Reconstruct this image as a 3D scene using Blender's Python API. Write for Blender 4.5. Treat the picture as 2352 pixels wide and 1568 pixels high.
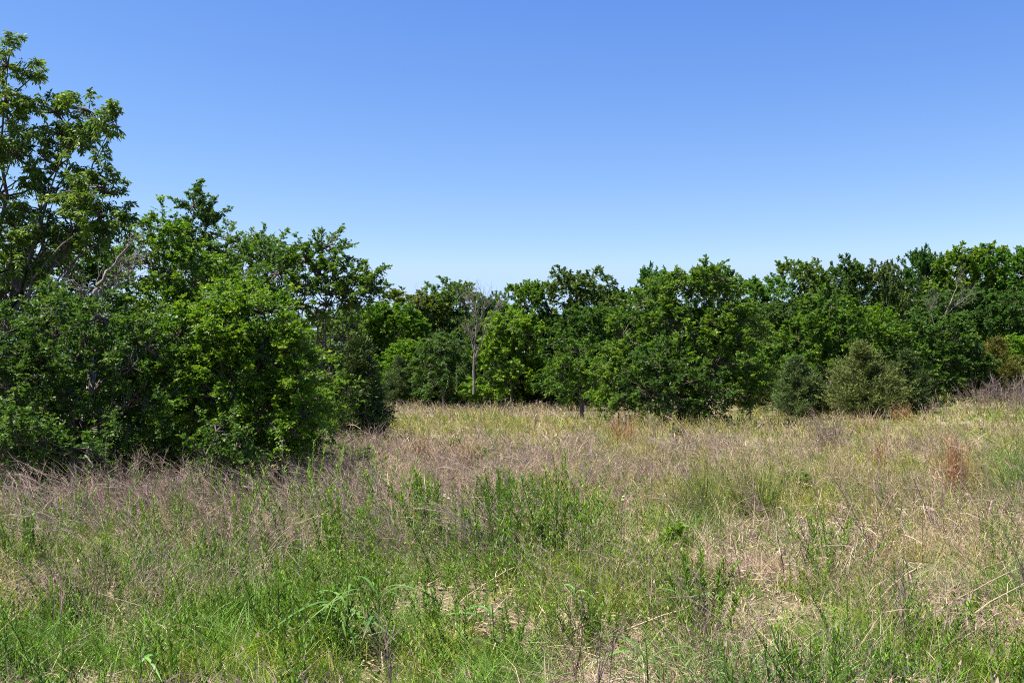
import bpy, math
import numpy as np

# ------------------------------------------------------------------ camera, sky, sun
scene = bpy.context.scene
for o in list(bpy.data.objects):
    bpy.data.objects.remove(o)
COL = scene.collection
EYE = 1.7
PITCH = 2.23
cam_d = bpy.data.cameras.new('camera')
cam_d.lens = 35.0
cam_d.sensor_width = 36.0
cam_d.clip_start = 0.05
cam_d.clip_end = 5000
cam = bpy.data.objects.new('camera', cam_d)
cam.location = (0, 0, EYE)
cam.rotation_euler = (math.radians(90 + PITCH), 0, 0)
COL.objects.link(cam)
scene.camera = cam

SUN_EL = math.radians(63)
SUN_AZ = math.radians(-102)          # clockwise from +Y (the view direction): high on the left
world = bpy.data.worlds.new('World')
scene.world = world
world.use_nodes = True
wn = world.node_tree
bg = wn.nodes['Background']
sky = wn.nodes.new('ShaderNodeTexSky')
sky.sky_type = 'NISHITA'
sky.sun_disc = False
sky.sun_elevation = SUN_EL
sky.sun_rotation = SUN_AZ
sky.altitude = 200
sky.air_density = 1.0
sky.dust_density = 0.0
sky.ozone_density = 4.0
# one film response for the whole sky: each colour channel gets its own contrast (the camera's white balance)
sep = wn.nodes.new('ShaderNodeSeparateColor')
comb = wn.nodes.new('ShaderNodeCombineColor')
wn.links.new(sky.outputs['Color'], sep.inputs[0])
for ch, (gam, mul) in enumerate(((1.5, 0.755), (1.2, 0.50), (0.6, 0.435))):
    a1 = wn.nodes.new('ShaderNodeMath')
    a1.operation = 'MULTIPLY'
    a1.inputs[1].default_value = 0.13
    a2 = wn.nodes.new('ShaderNodeMath')
    a2.operation = 'MINIMUM'
    a2.inputs[1].default_value = (0.42, 0.62, 0.85)[ch]
    a3 = wn.nodes.new('ShaderNodeMath')
    a3.operation = 'POWER'
    a3.inputs[1].default_value = gam
    a4 = wn.nodes.new('ShaderNodeMath')
    a4.operation = 'MULTIPLY'
    a4.inputs[1].default_value = mul * 10
    wn.links.new(sep.outputs[ch], a1.inputs[0])
    wn.links.new(a1.outputs[0], a2.inputs[0])
    wn.links.new(a2.outputs[0], a3.inputs[0])
    wn.links.new(a3.outputs[0], a4.inputs[0])
    wn.links.new(a4.outputs[0], comb.inputs[ch])
wn.links.new(comb.outputs[0], bg.inputs['Color'])
bg.inputs['Strength'].default_value = 0.10

sd = bpy.data.lights.new('sun', 'SUN')
sd.energy = 5.0
sd.angle = math.radians(0.5)
sd.color = (1.0, 0.94, 0.83)
sun = bpy.data.objects.new('sun', sd)
dirv = (math.sin(SUN_AZ) * math.cos(SUN_EL), math.cos(SUN_AZ) * math.cos(SUN_EL), math.sin(SUN_EL))
from mathutils import Vector
sun.rotation_euler = Vector(dirv).to_track_quat('Z', 'Y').to_euler()
sun.location = (-20, 0, 40)
COL.objects.link(sun)

vs = scene.view_settings
vs.view_transform = 'Standard'
vs.look = 'None'
vs.exposure = 1.5
vs.gamma = 1.0
vs.use_curve_mapping = False
cy = scene.cycles
cy.use_denoising = False
cy.max_bounces = 8
cy.diffuse_bounces = 5
cy.glossy_bounces = 2
cy.transmission_bounces = 4
cy.sample_clamp_indirect = 6
cy.pixel_filter_type = 'BLACKMAN_HARRIS'
cy.filter_width = 1.05

# ------------------------------------------------------------------ helpers
F, CX, HY = 2287.0, 1176.0, 873.0     # layout survey: focal length and horizon of a 2352 px wide survey sheet
UP = np.array([0, 0, 1.0])


def nrm(a):
    return a / np.maximum(np.linalg.norm(a, axis=-1, keepdims=True), 1e-9)


def smooth(t):
    t = np.clip(t, 0, 1)
    return t * t * (3 - 2 * t)


def noise2(x, y, s, seed):
    x = np.asarray(x, float) / s + 1000.37
    y = np.asarray(y, float) / s + 1000.71
    xi, yi = np.floor(x).astype(np.int64), np.floor(y).astype(np.int64)
    fx, fy = x - xi, y - yi
    fx, fy = fx * fx * (3 - 2 * fx), fy * fy * (3 - 2 * fy)

    def h(a, b):
        n = (a * 374761393 + b * 668265263 + seed * 974634777) & 0x7fffffff
        n = ((n ^ (n >> 13)) * 1274126177) & 0x7fffffff
        return ((n ^ (n >> 16)) & 0xffff) / 65535.0
    return (h(xi, yi) * (1 - fx) + h(xi + 1, yi) * fx) * (1 - fy) + (h(xi, yi + 1) * (1 - fx) + h(xi + 1, yi + 1) * fx) * fy


def ground_z(x, y):
    x = np.asarray(x, float)
    y = np.asarray(y, float)
    z = 1.15 * smooth((x - 9) / 20) * smooth((y - 22) / 38)
    z = z + 0.16 * (noise2(x, y, 7.0, 3) - 0.5) * smooth((y - 3) / 10) + 0.06 * (noise2(x, y, 1.7, 5) - 0.5)
    z = z + 2.0 * smooth((y - 90) / 300)
    return z


def px(vx, d):
    return (vx - CX) / F * d


def pz(vy, d):
    return EYE - (vy - HY) / F * d


def on_ground(vx, vy, h=0.25):
    d = (EYE - h) * F / (vy - HY)
    return px(vx, d), d


class Acc:
    """collects vertices, faces and colours and links them as one mesh object"""

    def __init__(self):
        self.v, self.f3, self.f4, self.c, self.n = [], [], [], [], 0

    def add(self, v, f3=None, f4=None, c=None):
        v = np.asarray(v, np.float32).reshape(-1, 3)
        if f3 is not None and len(f3):
            self.f3.append(np.asarray(f3, np.int64) + self.n)
        if f4 is not None and len(f4):
            self.f4.append(np.asarray(f4, np.int64) + self.n)
        self.v.append(v)
        if c is None:
            c = np.ones((len(v), 3))
        self.c.append(np.broadcast_to(np.asarray(c, np.float32), (len(v), 3)))
        self.n += len(v)

    def mesh(self, name, mat, smooth_shade=False):
        v = np.concatenate(self.v)
        f3 = np.concatenate(self.f3) if self.f3 else np.zeros((0, 3), np.int64)
        f4 = np.concatenate(self.f4) if self.f4 else np.zeros((0, 4), np.int64)
        me = bpy.data.meshes.new(name)
        me.vertices.add(len(v))
        me.vertices.foreach_set('co', v.ravel())
        loops = np.concatenate([f3.ravel(), f4.ravel()]).astype(np.int32)
        me.loops.add(len(loops))
        me.loops.foreach_set('vertex_index', loops)
        starts = np.concatenate([np.arange(len(f3)) * 3, len(f3) * 3 + np.arange(len(f4)) * 4]).astype(np.int32)
        me.polygons.add(len(starts))
        me.polygons.foreach_set('loop_start', starts)
        if smooth_shade:
            me.polygons.foreach_set('use_smooth', np.ones(len(starts), bool))
        c = np.concatenate(self.c)
        a = me.attributes.new('col', 'FLOAT_COLOR', 'POINT')
        a.data.foreach_set('color', np.concatenate([c, np.ones((len(c), 1), np.float32)], 1).astype(np.float32).ravel())
        me.materials.append(mat)
        me.update(calc_edges=True)
        return me


def link(name, me, parent=None, loc=(0, 0, 0)):
    o = bpy.data.objects.new(name, me)
    COL.objects.link(o)
    o.location = loc
    if parent is not None:
        o.parent = parent
    return o


def tag(o, label=None, cat=None, group=None, kind=None):
    if label:
        o['label'] = label
    if cat:
        o['category'] = cat
    if group:
        o['group'] = group
    if kind:
        o['kind'] = kind
    return o


def empty(name, loc, label, cat, group=None, rz=0.0):
    o = bpy.data.objects.new(name, None)
    o.empty_display_size = 0.2
    COL.objects.link(o)
    o.location = loc
    o.rotation_euler = (0, 0, rz)
    return tag(o, label, cat, group)


# ------------------------------------------------------------------ materials
def plant_mat(name, rough=0.5, trans=0.3, tint=(1.15, 1.1, 0.6), spec=0.4):
    m = bpy.data.materials.new(name)
    m.use_nodes = True
    t = m.node_tree
    n = t.nodes
    n.clear()
    out = n.new('ShaderNodeOutputMaterial')
    at = n.new('ShaderNodeAttribute')
    at.attribute_name = 'col'
    oi = n.new('ShaderNodeObjectInfo')
    mul = n.new('ShaderNodeMix')
    mul.data_type = 'RGBA'
    mul.blend_type = 'MULTIPLY'
    mul.inputs[0].default_value = 1.0
    t.links.new(at.outputs['Color'], mul.inputs[6])
    t.links.new(oi.outputs['Color'], mul.inputs[7])
    tc = n.new('ShaderNodeTexCoord')
    nz = n.new('ShaderNodeTexNoise')
    nz.inputs['Scale'].default_value = 1.3
    nz.inputs['Detail'].default_value = 3
    t.links.new(tc.outputs['Object'], nz.inputs['Vector'])
    hs = n.new('ShaderNodeHueSaturation')
    mr = n.new('ShaderNodeMapRange')
    mr.inputs['To Min'].default_value = 0.485
    mr.inputs['To Max'].default_value = 0.515
    t.links.new(nz.outputs['Fac'], mr.inputs['Value'])
    t.links.new(mr.outputs['Result'], hs.inputs['Hue'])
    t.links.new(mul.outputs[2], hs.inputs['Color'])
    p = n.new('ShaderNodeBsdfPrincipled')
    p.inputs['Roughness'].default_value = rough
    p.inputs['Specular IOR Level'].default_value = spec
    t.links.new(hs.outputs['Color'], p.inputs['Base Color'])
    tr = n.new('ShaderNodeBsdfTranslucent')
    m2 = n.new('ShaderNodeMix')
    m2.data_type = 'RGBA'
    m2.blend_type = 'MULTIPLY'
    m2.inputs[0].default_value = 1.0
    m2.inputs[7].default_value = (*tint, 1)
    t.links.new(hs.outputs['Color'], m2.inputs[6])
    t.links.new(m2.outputs[2], tr.inputs['Color'])
    mix = n.new('ShaderNodeMixShader')
    mix.inputs[0].default_value = trans
    t.links.new(p.outputs[0], mix.inputs[1])
    t.links.new(tr.outputs[0], mix.inputs[2])
    t.links.new(mix.outputs[0], out.inputs['Surface'])
    return m


def bark_mat(name, a, b):
    m = bpy.data.materials.new(name)
    m.use_nodes = True
    t = m.node_tree
    n = t.nodes
    p = n['Principled BSDF']
    p.inputs['Roughness'].default_value = 0.9
    p.inputs['Specular IOR Level'].default_value = 0.15
    tc = n.new('ShaderNodeTexCoord')
    mp = n.new('ShaderNodeMapping')
    mp.inputs['Scale'].default_value = (14, 14, 3)
    nz = n.new('ShaderNodeTexNoise')
    nz.inputs['Scale'].default_value = 2.0
    nz.inputs['Detail'].default_value = 6
    cr = n.new('ShaderNodeValToRGB')
    cr.color_ramp.elements[0].color = (*a, 1)
    cr.color_ramp.elements[1].color = (*b, 1)
    cr.color_ramp.elements[0].position = 0.35
    cr.color_ramp.elements[1].position = 0.68
    bp = n.new('ShaderNodeBump')
    bp.inputs['Strength'].default_value = 0.6
    bp.inputs['Distance'].default_value = 0.02
    t.links.new(tc.outputs['Object'], mp.inputs['Vector'])
    t.links.new(mp.outputs['Vector'], nz.inputs['Vector'])
    t.links.new(nz.outputs['Fac'], cr.inputs['Fac'])
    t.links.new(cr.outputs['Color'], p.inputs['Base Color'])
    t.links.new(nz.outputs['Fac'], bp.inputs['Height'])
    t.links.new(bp.outputs['Normal'], p.inputs['Normal'])
    return m


LEAF = plant_mat('leaf', 0.5, 0.42, (1.15, 1.25, 0.45), 0.25)
NEEDLE = plant_mat('cedar_needle', 0.7, 0.12, (1.1, 1.05, 0.6), 0.2)
GRASS = plant_mat('grass_blade', 0.55, 0.3, (1.15, 1.12, 0.6), 0.3)
STRAW = plant_mat('dry_straw', 0.75, 0.15, (1.05, 1.0, 0.85), 0.15)
BARK = bark_mat('bark', (0.055, 0.045, 0.036), (0.17, 0.145, 0.12))
GREY = bark_mat('weathered_wood', (0.16, 0.14, 0.125), (0.42, 0.385, 0.35))

# ------------------------------------------------------------------ ground
gm = bpy.data.materials.new('meadow_soil')
gm.use_nodes = True
t = gm.node_tree
n = t.nodes
p = n['Principled BSDF']
p.inputs['Roughness'].default_value = 0.95
p.inputs['Specular IOR Level'].default_value = 0.1
tc = n.new('ShaderNodeTexCoord')
nz = n.new('ShaderNodeTexNoise')
nz.inputs['Scale'].default_value = 0.45
nz.inputs['Detail'].default_value = 8
cr = n.new('ShaderNodeValToRGB')
e = cr.color_ramp.elements
e[0].position, e[0].color = 0.36, (0.075, 0.095, 0.03, 1)
e[1].position, e[1].color = 0.66, (0.27, 0.21, 0.145, 1)
k = e.new(0.5)
k.color = (0.16, 0.135, 0.075, 1)
nf = n.new('ShaderNodeTexNoise')
nf.inputs['Scale'].default_value = 38
nf.inputs['Detail'].default_value = 5
mx = n.new('ShaderNodeMix')
mx.data_type = 'RGBA'
mx.blend_type = 'OVERLAY'
mx.inputs[0].default_value = 0.75
t.links.new(tc.outputs['Object'], nz.inputs['Vector'])
t.links.new(tc.outputs['Object'], nf.inputs['Vector'])
t.links.new(nz.outputs['Fac'], cr.inputs['Fac'])
t.links.new(cr.outputs['Color'], mx.inputs[6])
t.links.new(nf.outputs['Fac'], mx.inputs[7])
t.links.new(mx.outputs[2], p.inputs['Base Color'])
bp = n.new('ShaderNodeBump')
bp.inputs['Distance'].default_value = 0.05
t.links.new(nf.outputs['Fac'], bp.inputs['Height'])
t.links.new(bp.outputs['Normal'], p.inputs['Normal'])

ys = np.concatenate([np.linspace(-60, 0, 20), np.linspace(0, 30, 90)[1:], np.linspace(30, 110, 90)[1:], np.geomspace(110, 2500, 22)[1:]])
xs = np.concatenate([-np.geomspace(40, 2500, 18)[::-1], np.linspace(-40, 50, 170)[1:-1], np.geomspace(50, 2500, 18)])
X, Y = np.meshgrid(xs, ys)
a = Acc()
ny, nx = X.shape
idx = np.arange(ny * nx).reshape(ny, nx)
a.add(np.stack([X, Y, ground_z(X, Y)], -1), f4=np.stack([idx[:-1, :-1], idx[:-1, 1:], idx[1:, 1:], idx[1:, :-1]], -1).reshape(-1, 4))
tag(link('ground', a.mesh('ground', gm, True)), 'rough meadow ground of soil and thatch under the grass', None, None, 'structure')


# ------------------------------------------------------------------ plant geometry
def tubes(acc, P, R, sides=5, c=(1, 1, 1)):
    """P (M,n,3) polylines, R (M,n) radii"""
    P = np.asarray(P, float)
    R = np.asarray(R, float)
    M, k = R.shape
    T = nrm(np.gradient(P, axis=1))
    ref = np.where(np.abs(T[..., 2:3]) > 0.9, np.array([1.0, 0, 0]), UP)
    A = nrm(np.cross(T, ref))
    B = np.cross(T, A)
    th = np.arange(sides) / sides * 2 * np.pi
    V = P[:, :, None] + R[:, :, None, None] * (A[:, :, None] * np.cos(th)[:, None] + B[:, :, None] * np.sin(th)[:, None])
    ix = np.arange(M * k * sides).reshape(M, k, sides)
    j = (np.arange(sides) + 1) % sides
    q = np.stack([ix[:, :-1], ix[:, :-1][..., j], ix[:, 1:][..., j], ix[:, 1:]], -1).reshape(-1, 4)
    acc.add(V, f4=q, c=c)


def curve(A, B, n, sag, rng, wob=0.05):
    """M curved polylines from A to B, bulging by sag (M,3)"""
    t = np.linspace(0, 1, n)[None, :, None]
    P = A[:, None] * (1 - t) + B[:, None] * t + sag[:, None] * (4 * t * (1 - t))
    L = np.linalg.norm(B - A, axis=1)[:, None, None]
    w = rng.normal(size=P.shape) * wob * L
    w[:, 0] = 0
    w[:, -1] = 0
    return P + w


def ribbons(acc, B, D, L, W, bend, n, col, tipcol=None, taper=0.8):
    """blades: base B (N,3), initial direction D, length L, width W, bend vector (N,3) added with t^2; n segments"""
    N = len(B)
    side = np.cross(D, UP) + 1e-6
    side = nrm(side)
    ang = RNG.uniform(0, np.pi, N)
    other = nrm(np.cross(D, side))
    side = side * np.cos(ang)[:, None] + other * np.sin(ang)[:, None]
    rows = []
    ts = np.linspace(0, 1, n + 1)
    for i, tt in enumerate(ts):
        p = B + D * (L * tt)[:, None] + bend * (L * tt * tt)[:, None]
        if i < n:
            w = (W * (1 - taper * tt ** 1.5) * 0.5)[:, None] * side
            rows += [p - w, p + w]
        else:
            rows.append(p)
    V = np.stack(rows, 1)
    k = V.shape[1]
    base = (np.arange(N) * k)[:, None]
    f4 = [base + np.array([2 * i, 2 * i + 1, 2 * i + 3, 2 * i + 2]) for i in range(n - 1)]
    f3 = base + np.array([2 * (n - 1), 2 * (n - 1) + 1, 2 * n])
    col = np.broadcast_to(col, (N, 3))
    C = np.repeat(col[:, None], k, 1)
    if tipcol is not None:
        tv = np.concatenate([np.repeat(ts[:-1], 2), [1.0]])[None, :, None]
        C = C * (1 - tv) + np.broadcast_to(tipcol, (N, 3))[:, None] * tv
    acc.add(V.reshape(-1, 3), f3=f3, f4=np.concatenate(f4) if f4 else None, c=C.reshape(-1, 3))


def leaves(acc, Q, ld, nr, L, W, col, fold=0.15, tri=False):
    wv = nrm(np.cross(nr, ld))
    if tri:
        N = len(Q)
        m = Q + ld * (L * 0.12)[:, None]
        w = wv * (W * 0.62)[:, None]
        V = np.stack([m + w, Q + ld * L[:, None], m - w], 1)
        acc.add(V.reshape(-1, 3), f3=(np.arange(N) * 3)[:, None] + np.array([0, 1, 2]), c=np.repeat(col, 3, 0))
        return
    n2 = np.cross(ld, wv)
    m = Q + ld * (L * 0.45)[:, None] + n2 * (W * fold)[:, None]
    w = wv * (W * 0.5)[:, None]
    V = np.stack([Q, m + w, Q + ld * L[:, None], m - w], 1)
    N = len(Q)
    acc.add(V.reshape(-1, 3), f4=(np.arange(N) * 4)[:, None] + np.array([0, 1, 2, 3]), c=np.repeat(col, 4, 0))


PAL = {
    'elm':    ((0.038, 0.088, 0.010), (0.100, 0.190, 0.018), (0.20, 0.26, 0.026)),
    'elm_b':  ((0.050, 0.115, 0.009), (0.135, 0.250, 0.017), (0.28, 0.33, 0.025)),
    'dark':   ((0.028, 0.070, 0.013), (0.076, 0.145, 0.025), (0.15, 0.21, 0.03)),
    'olive':  ((0.056, 0.090, 0.012), (0.130, 0.185, 0.026), (0.23, 0.24, 0.04)),
    'pecan':  ((0.050, 0.100, 0.012), (0.140, 0.220, 0.026), (0.23, 0.28, 0.05)),
    'grey':   ((0.050, 0.098, 0.022), (0.118, 0.190, 0.042), (0.18, 0.23, 0.05)),
    'lime':   ((0.066, 0.135, 0.010), (0.160, 0.270, 0.020), (0.27, 0.33, 0.03)),
    'cedar':  ((0.030, 0.060, 0.014), (0.080, 0.120, 0.028), (0.12, 0.15, 0.04)),
    'cedar_g': ((0.054, 0.080, 0.018), (0.140, 0.178, 0.040), (0.21, 0.23, 0.06)),
    'cedar_b': ((0.034, 0.066, 0.018), (0.092, 0.140, 0.038), (0.14, 0.18, 0.05)),
    'cedar_o': ((0.056, 0.066, 0.010), (0.150, 0.150, 0.024), (0.20, 0.18, 0.03)),
}


def grow(acc, rng, S0, Sd, SL, K, J, sp, ll, lw, pal, droop=0.25, spread=0.75, flat=0.55, leafdroop=0.15, tri=False):
    M = len(S0)
    dk, lt, yg = [np.array(c) for c in PAL[pal]]
    t = (np.arange(K) + rng.random((M, K))) / K * 0.92 + 0.08
    P = S0[:, None] + Sd[:, None] * (SL[:, None] * t)[..., None]
    P[..., 2] -= droop * SL[:, None] * t ** 2
    D = nrm(Sd[:, None] * (0.35 + 0.6 * t)[..., None] + nrm(rng.normal(size=(M, K, 3))) * spread + UP * 0.12)
    L = sp * rng.uniform(0.5, 1.2, (M, K)) * (1.1 - 0.45 * t)
    sr = np.repeat(rng.random(M)[:, None], K, 1)
    P, D, L, t, sr = P.reshape(-1, 3), D.reshape(-1, 3), L.ravel(), t.ravel(), sr.ravel()
    N = len(P)
    u = (np.arange(J) + rng.random((N, J))) / J
    Q = P[:, None] + D[:, None] * (L[:, None] * u)[..., None]
    Q[..., 2] -= droop * L[:, None] * u ** 2
    sgn = np.where(np.arange(J) % 2 == 0, 1.0, -1.0)[None, :, None]
    side = nrm(np.cross(D, UP) + 1e-6)[:, None]
    ld = D[:, None] * 0.55 + side * sgn * 0.75 + rng.normal(size=(N, J, 3)) * 0.35
    ld[..., 2] -= leafdroop
    ld = nrm(ld).reshape(-1, 3)
    nr = nrm(UP * flat + rng.normal(size=(N * J, 3)) * 0.6)
    Q = Q.reshape(-1, 3)
    sz = rng.uniform(0.75, 1.4, N * J)
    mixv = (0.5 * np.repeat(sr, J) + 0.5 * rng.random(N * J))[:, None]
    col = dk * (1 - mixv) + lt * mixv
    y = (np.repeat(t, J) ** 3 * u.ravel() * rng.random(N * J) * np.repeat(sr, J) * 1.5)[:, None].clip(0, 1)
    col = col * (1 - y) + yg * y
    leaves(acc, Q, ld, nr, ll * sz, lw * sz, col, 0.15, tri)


def shoots(rng, lobes, M, ln, up=0.35, inner=0.3, lowkeep=0.45, zmin=0.12):
    lobes = np.asarray(lobes, float)
    c, r = lobes[:, :3], lobes[:, 3:6]
    w = (r[:, 0] * r[:, 2]) ** 0.85
    w = w / w.sum()
    out0, outd = [], []
    cnt = 0
    while cnt < M:
        k = M * 2
        i = rng.choice(len(c), k, p=w)
        if cnt == 0:
            i[:len(c) * 12] = np.tile(np.arange(len(c)), 12)[:k]
        d = nrm(rng.normal(size=(k, 3)))
        f = rng.uniform(0.3, 1.0, k) ** 0.55
        P = c[i] + r[i] * d * f[:, None]
        ok = (d[:, 2] > -0.25) | (rng.random(k) < lowkeep)
        q = np.linalg.norm((P[:, None] - c[None]) / r[None], axis=2)
        q[np.arange(k), i] = 9
        ok &= (q.min(1) > 0.72) | (rng.random(k) < inner)
        ok &= P[:, 2] > zmin
        out0.append(P[ok])
        outd.append(nrm(d / r[i] * r[i].mean(1, keepdims=True))[ok])
        cnt += ok.sum()
    S0 = np.concatenate(out0)[:M]
    d = np.concatenate(outd)[:M]
    Sd = nrm(d * 0.75 + nrm(rng.normal(size=(M, 3))) * 0.55 + UP * up)
    SL = ln * rng.uniform(0.45, 1.25, M)
    return S0, Sd, SL


def skeleton(acc, rng, base, lobes, rad, S0=None, Sd=None, SL=None, split=0.4, twr=0.008, every=1):
    """trunk, one limb to each lobe, one twig to each shoot"""
    lobes = np.asarray(lobes, float)
    c = lobes[:, :3]
    base = np.asarray(base, float)
    top = np.array([c[:, 0].mean() * 0.6 + base[0] * 0.4, c[:, 1].mean() * 0.6 + base[1] * 0.4, 0.0])
    top[2] = base[2] + (c[:, 2].max() - base[2]) * split
    tr = curve(base[None], top[None], 6, rng.normal(size=(1, 3)) * 0.04 * top[2], rng, 0.015)
    tubes(acc, tr, (rad * np.linspace(1.25, 0.75, 6))[None], 8)
    A = tr[0][rng.integers(3, 6, len(c))]
    A[0] = tr[0][5]
    lr = lobes[:, 3:6].min(1)
    ext = np.minimum(0.3, 0.5 * lr / np.linalg.norm(c - A, axis=1))
    hi = c + (c - A) * ext[:, None]
    sag = np.stack([np.zeros(len(c)), np.zeros(len(c)), -0.08 * np.linalg.norm(c - A, axis=1)], 1) + rng.normal(size=c.shape) * 0.05
    lim = curve(A, hi, 7, sag, rng, 0.03)
    tubes(acc, lim, rad * 0.55 * np.linspace(1, 0.1, 7)[None] * (rng.uniform(0.7, 1.1, len(c)) * np.clip(lr / lr.max(), 0.3, 1) ** 0.7)[:, None], 5)
    if S0 is not None:
        S0, Sd, SL = S0[::every], Sd[::every], SL[::every]
        pts = lim[:, 1:].reshape(-1, 3)
        dd = np.linalg.norm(S0[:, None] - pts[None], axis=2) + 0.3 * np.abs(pts[None, :, 2] - (S0[:, None, 2] - 0.3))
        A2 = pts[dd.argmin(1)]
        m = S0 + Sd * (SL * 0.5)[:, None]
        e_ = S0 + Sd * SL[:, None]
        e_[:, 2] -= 0.2 * SL
        P = np.stack([A2, A2 * 0.45 + S0 * 0.55 + rng.normal(size=S0.shape) * 0.06, S0, m, e_], 1)
        tubes(acc, P, twr * np.array([2.2, 1.7, 1.2, 0.8, 0.35])[None] * rng.uniform(0.7, 1.3, (len(S0), 1)), 3)


def lobes_from_sheet(spec, d0, base):
    """survey outline lobes (vx, vy, rx, ry, depth offset) into metres relative to the plant's base"""
    out = []
    for s in spec:
        vx, vy, rx, ry = s[:4]
        dd = s[4] if len(s) > 4 else 0.0
        d = d0 + dd
        x, z = px(vx, d), pz(vy, d)
        out.append((x - base[0], d - base[1], z - base[2], rx * d / F, max(rx, ry) * 0.9 * d / F, ry * d / F))
    return np.array(out)


SEED = [100]


def next_rng():
    SEED[0] += 1
    return np.random.default_rng(SEED[0])


def tree(name, label, cat, vx, d, spec, M, K, J, ln, sp, ll, lw, pal, rad=0.09, droop=0.25, up=0.35, inner=0.3, flat=0.55,
         spread=0.75, leafdroop=0.15, split=0.4, twr=0.008, every=1, bark=None, lowkeep=0.45, group=None):
    rng = next_rng()
    x = px(vx, d)
    b = (x, d, float(ground_z(x, d)))
    e_ = empty(name, b, label, cat, group)
    lb = lobes_from_sheet(spec, d, b)
    S0, Sd, SL = shoots(rng, lb, M, ln, up, inner, lowkeep)
    tr = Acc()
    skeleton(tr, rng, (0, 0, -0.15), lb, rad, S0, Sd, SL, split, twr, every)
    link('trunk', tr.mesh('trunk', bark or BARK, True), e_)
    cr_ = Acc()
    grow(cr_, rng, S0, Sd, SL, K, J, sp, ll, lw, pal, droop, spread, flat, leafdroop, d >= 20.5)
    link('crown', cr_.mesh('crown', LEAF), e_)
    return e_


# ---- trees and thickets on the left
tree('pecan_tree', 'tall tree with drooping narrow leaves reaching into the sky at the left edge', 'tree', -150, 17.0,
     [(5, 170, 55, 72), (-40, 270, 100, 80), (115, 270, 45, 42), (180, 258, 44, 32, -.4), (255, 270, 16, 13, -.6), (20, 375, 95, 55), (150, 345, 60, 40), (215, 445, 45, 34, -.5),
      (110, 470, 90, 50), (230, 500, 40, 22, -.6), (20, 560, 120, 70), (150, 550, 80, 45), (-80, 450, 120, 160), (268, 510, 16, 14, -.5), (20, 640, 110, 50), (235, 415, 16, 30, -.5)],
     430, 10, 10, 0.36, 0.19, 0.080, 0.026, 'pecan', rad=0.2, droop=0.3, up=0.25, inner=0.15, flat=0.3, leafdroop=0.75, twr=0.008, lowkeep=0.7)
tree('elm_tree', 'leafy elm with pale new growth and two short spires behind the front thicket', 'tree', 370, 21.0,
     [(360, 600, 60, 75), (375, 535, 24, 40), (330, 570, 35, 45), (420, 640, 70, 60), (480, 680, 70, 60), (340, 700, 80, 70), (430, 760, 110, 80), (420, 840, 100, 70)],
     230, 12, 10, 0.6, 0.24, 0.06, 0.036, 'elm_b', rad=0.1, up=0.6)
tree('elm_tree', 'narrow dark elm whose pointed top is the highest on the left skyline', 'tree', 445, 25.0,
     [(440, 480, 14, 36), (435, 530, 30, 40), (470, 530, 22, 45), (415, 560, 20, 35), (450, 590, 48, 50), (455, 680, 55, 70), (450, 780, 55, 70)],
     150, 11, 10, 0.55, 0.22, 0.065, 0.042, 'dark', rad=0.09, up=0.8)
tree('elm_tree', 'pale feathery elm just right of the narrow pointed elm', 'tree', 530, 28.0,
     [(520, 565, 28, 40), (545, 590, 40, 45), (500, 620, 40, 40), (540, 680, 60, 60), (540, 780, 70, 80)],
     130, 11, 10, 0.65, 0.25, 0.065, 0.036, 'grey', rad=0.08, up=0.7)
tree('elm_tree', 'spiky topped green elm between the pale elm and the leaning elm', 'tree', 610, 27.0,
     [(590, 600, 26, 40), (625, 600, 24, 42), (655, 615, 22, 38), (610, 660, 70, 50), (600, 750, 80, 80), (620, 850, 80, 70)],
     170, 11, 10, 0.7, 0.25, 0.065, 0.036, 'elm', rad=0.09, up=0.8)
tree('elm_tree', 'spreading elm with bare forked limbs and a long branch leaning out to the right', 'tree', 665, 25.0,
     [(740, 585, 42, 40), (700, 620, 50, 45), (760, 640, 50, 42), (810, 650, 22, 30), (845, 650, 24, 18, -.4), (690, 680, 60, 50), (750, 690, 60, 28), (840, 675, 20, 12, -.4), (780, 700, 36, 24), (650, 640, 40, 50)],
     210, 11, 10, 0.6, 0.22, 0.058, 0.034, 'elm', rad=0.11, up=0.4, inner=0.15, split=0.32, twr=0.012)
tree('elm_tree', 'shaded elm filling the gap under the leaning elm beside the dark cedar', 'tree', 745, 29.0,
     [(740, 780, 70, 60), (700, 840, 60, 70), (780, 800, 50, 60), (760, 880, 70, 60)],
     130, 11, 10, 0.6, 0.25, 0.075, 0.045, 'grey', rad=0.08)
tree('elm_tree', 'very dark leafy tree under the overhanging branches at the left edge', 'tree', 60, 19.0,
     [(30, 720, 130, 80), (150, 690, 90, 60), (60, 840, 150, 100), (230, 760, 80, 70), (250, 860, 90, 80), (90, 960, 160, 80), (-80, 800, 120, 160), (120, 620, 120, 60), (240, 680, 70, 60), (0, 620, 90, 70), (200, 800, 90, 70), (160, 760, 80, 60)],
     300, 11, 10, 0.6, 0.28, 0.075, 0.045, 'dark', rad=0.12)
tree('thicket', 'low dark thicket added to deepen the shade behind the dark elm thicket', 'thicket', 150, 16.6,
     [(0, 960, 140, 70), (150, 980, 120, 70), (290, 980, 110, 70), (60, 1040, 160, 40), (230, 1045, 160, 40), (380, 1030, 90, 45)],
     170, 10, 9, 0.6, 0.3, 0.10, 0.07, 'dark', rad=0.05, lowkeep=0.6, every=2)  # added to fill bright gaps so the thicket foot reads as deep shade
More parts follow.
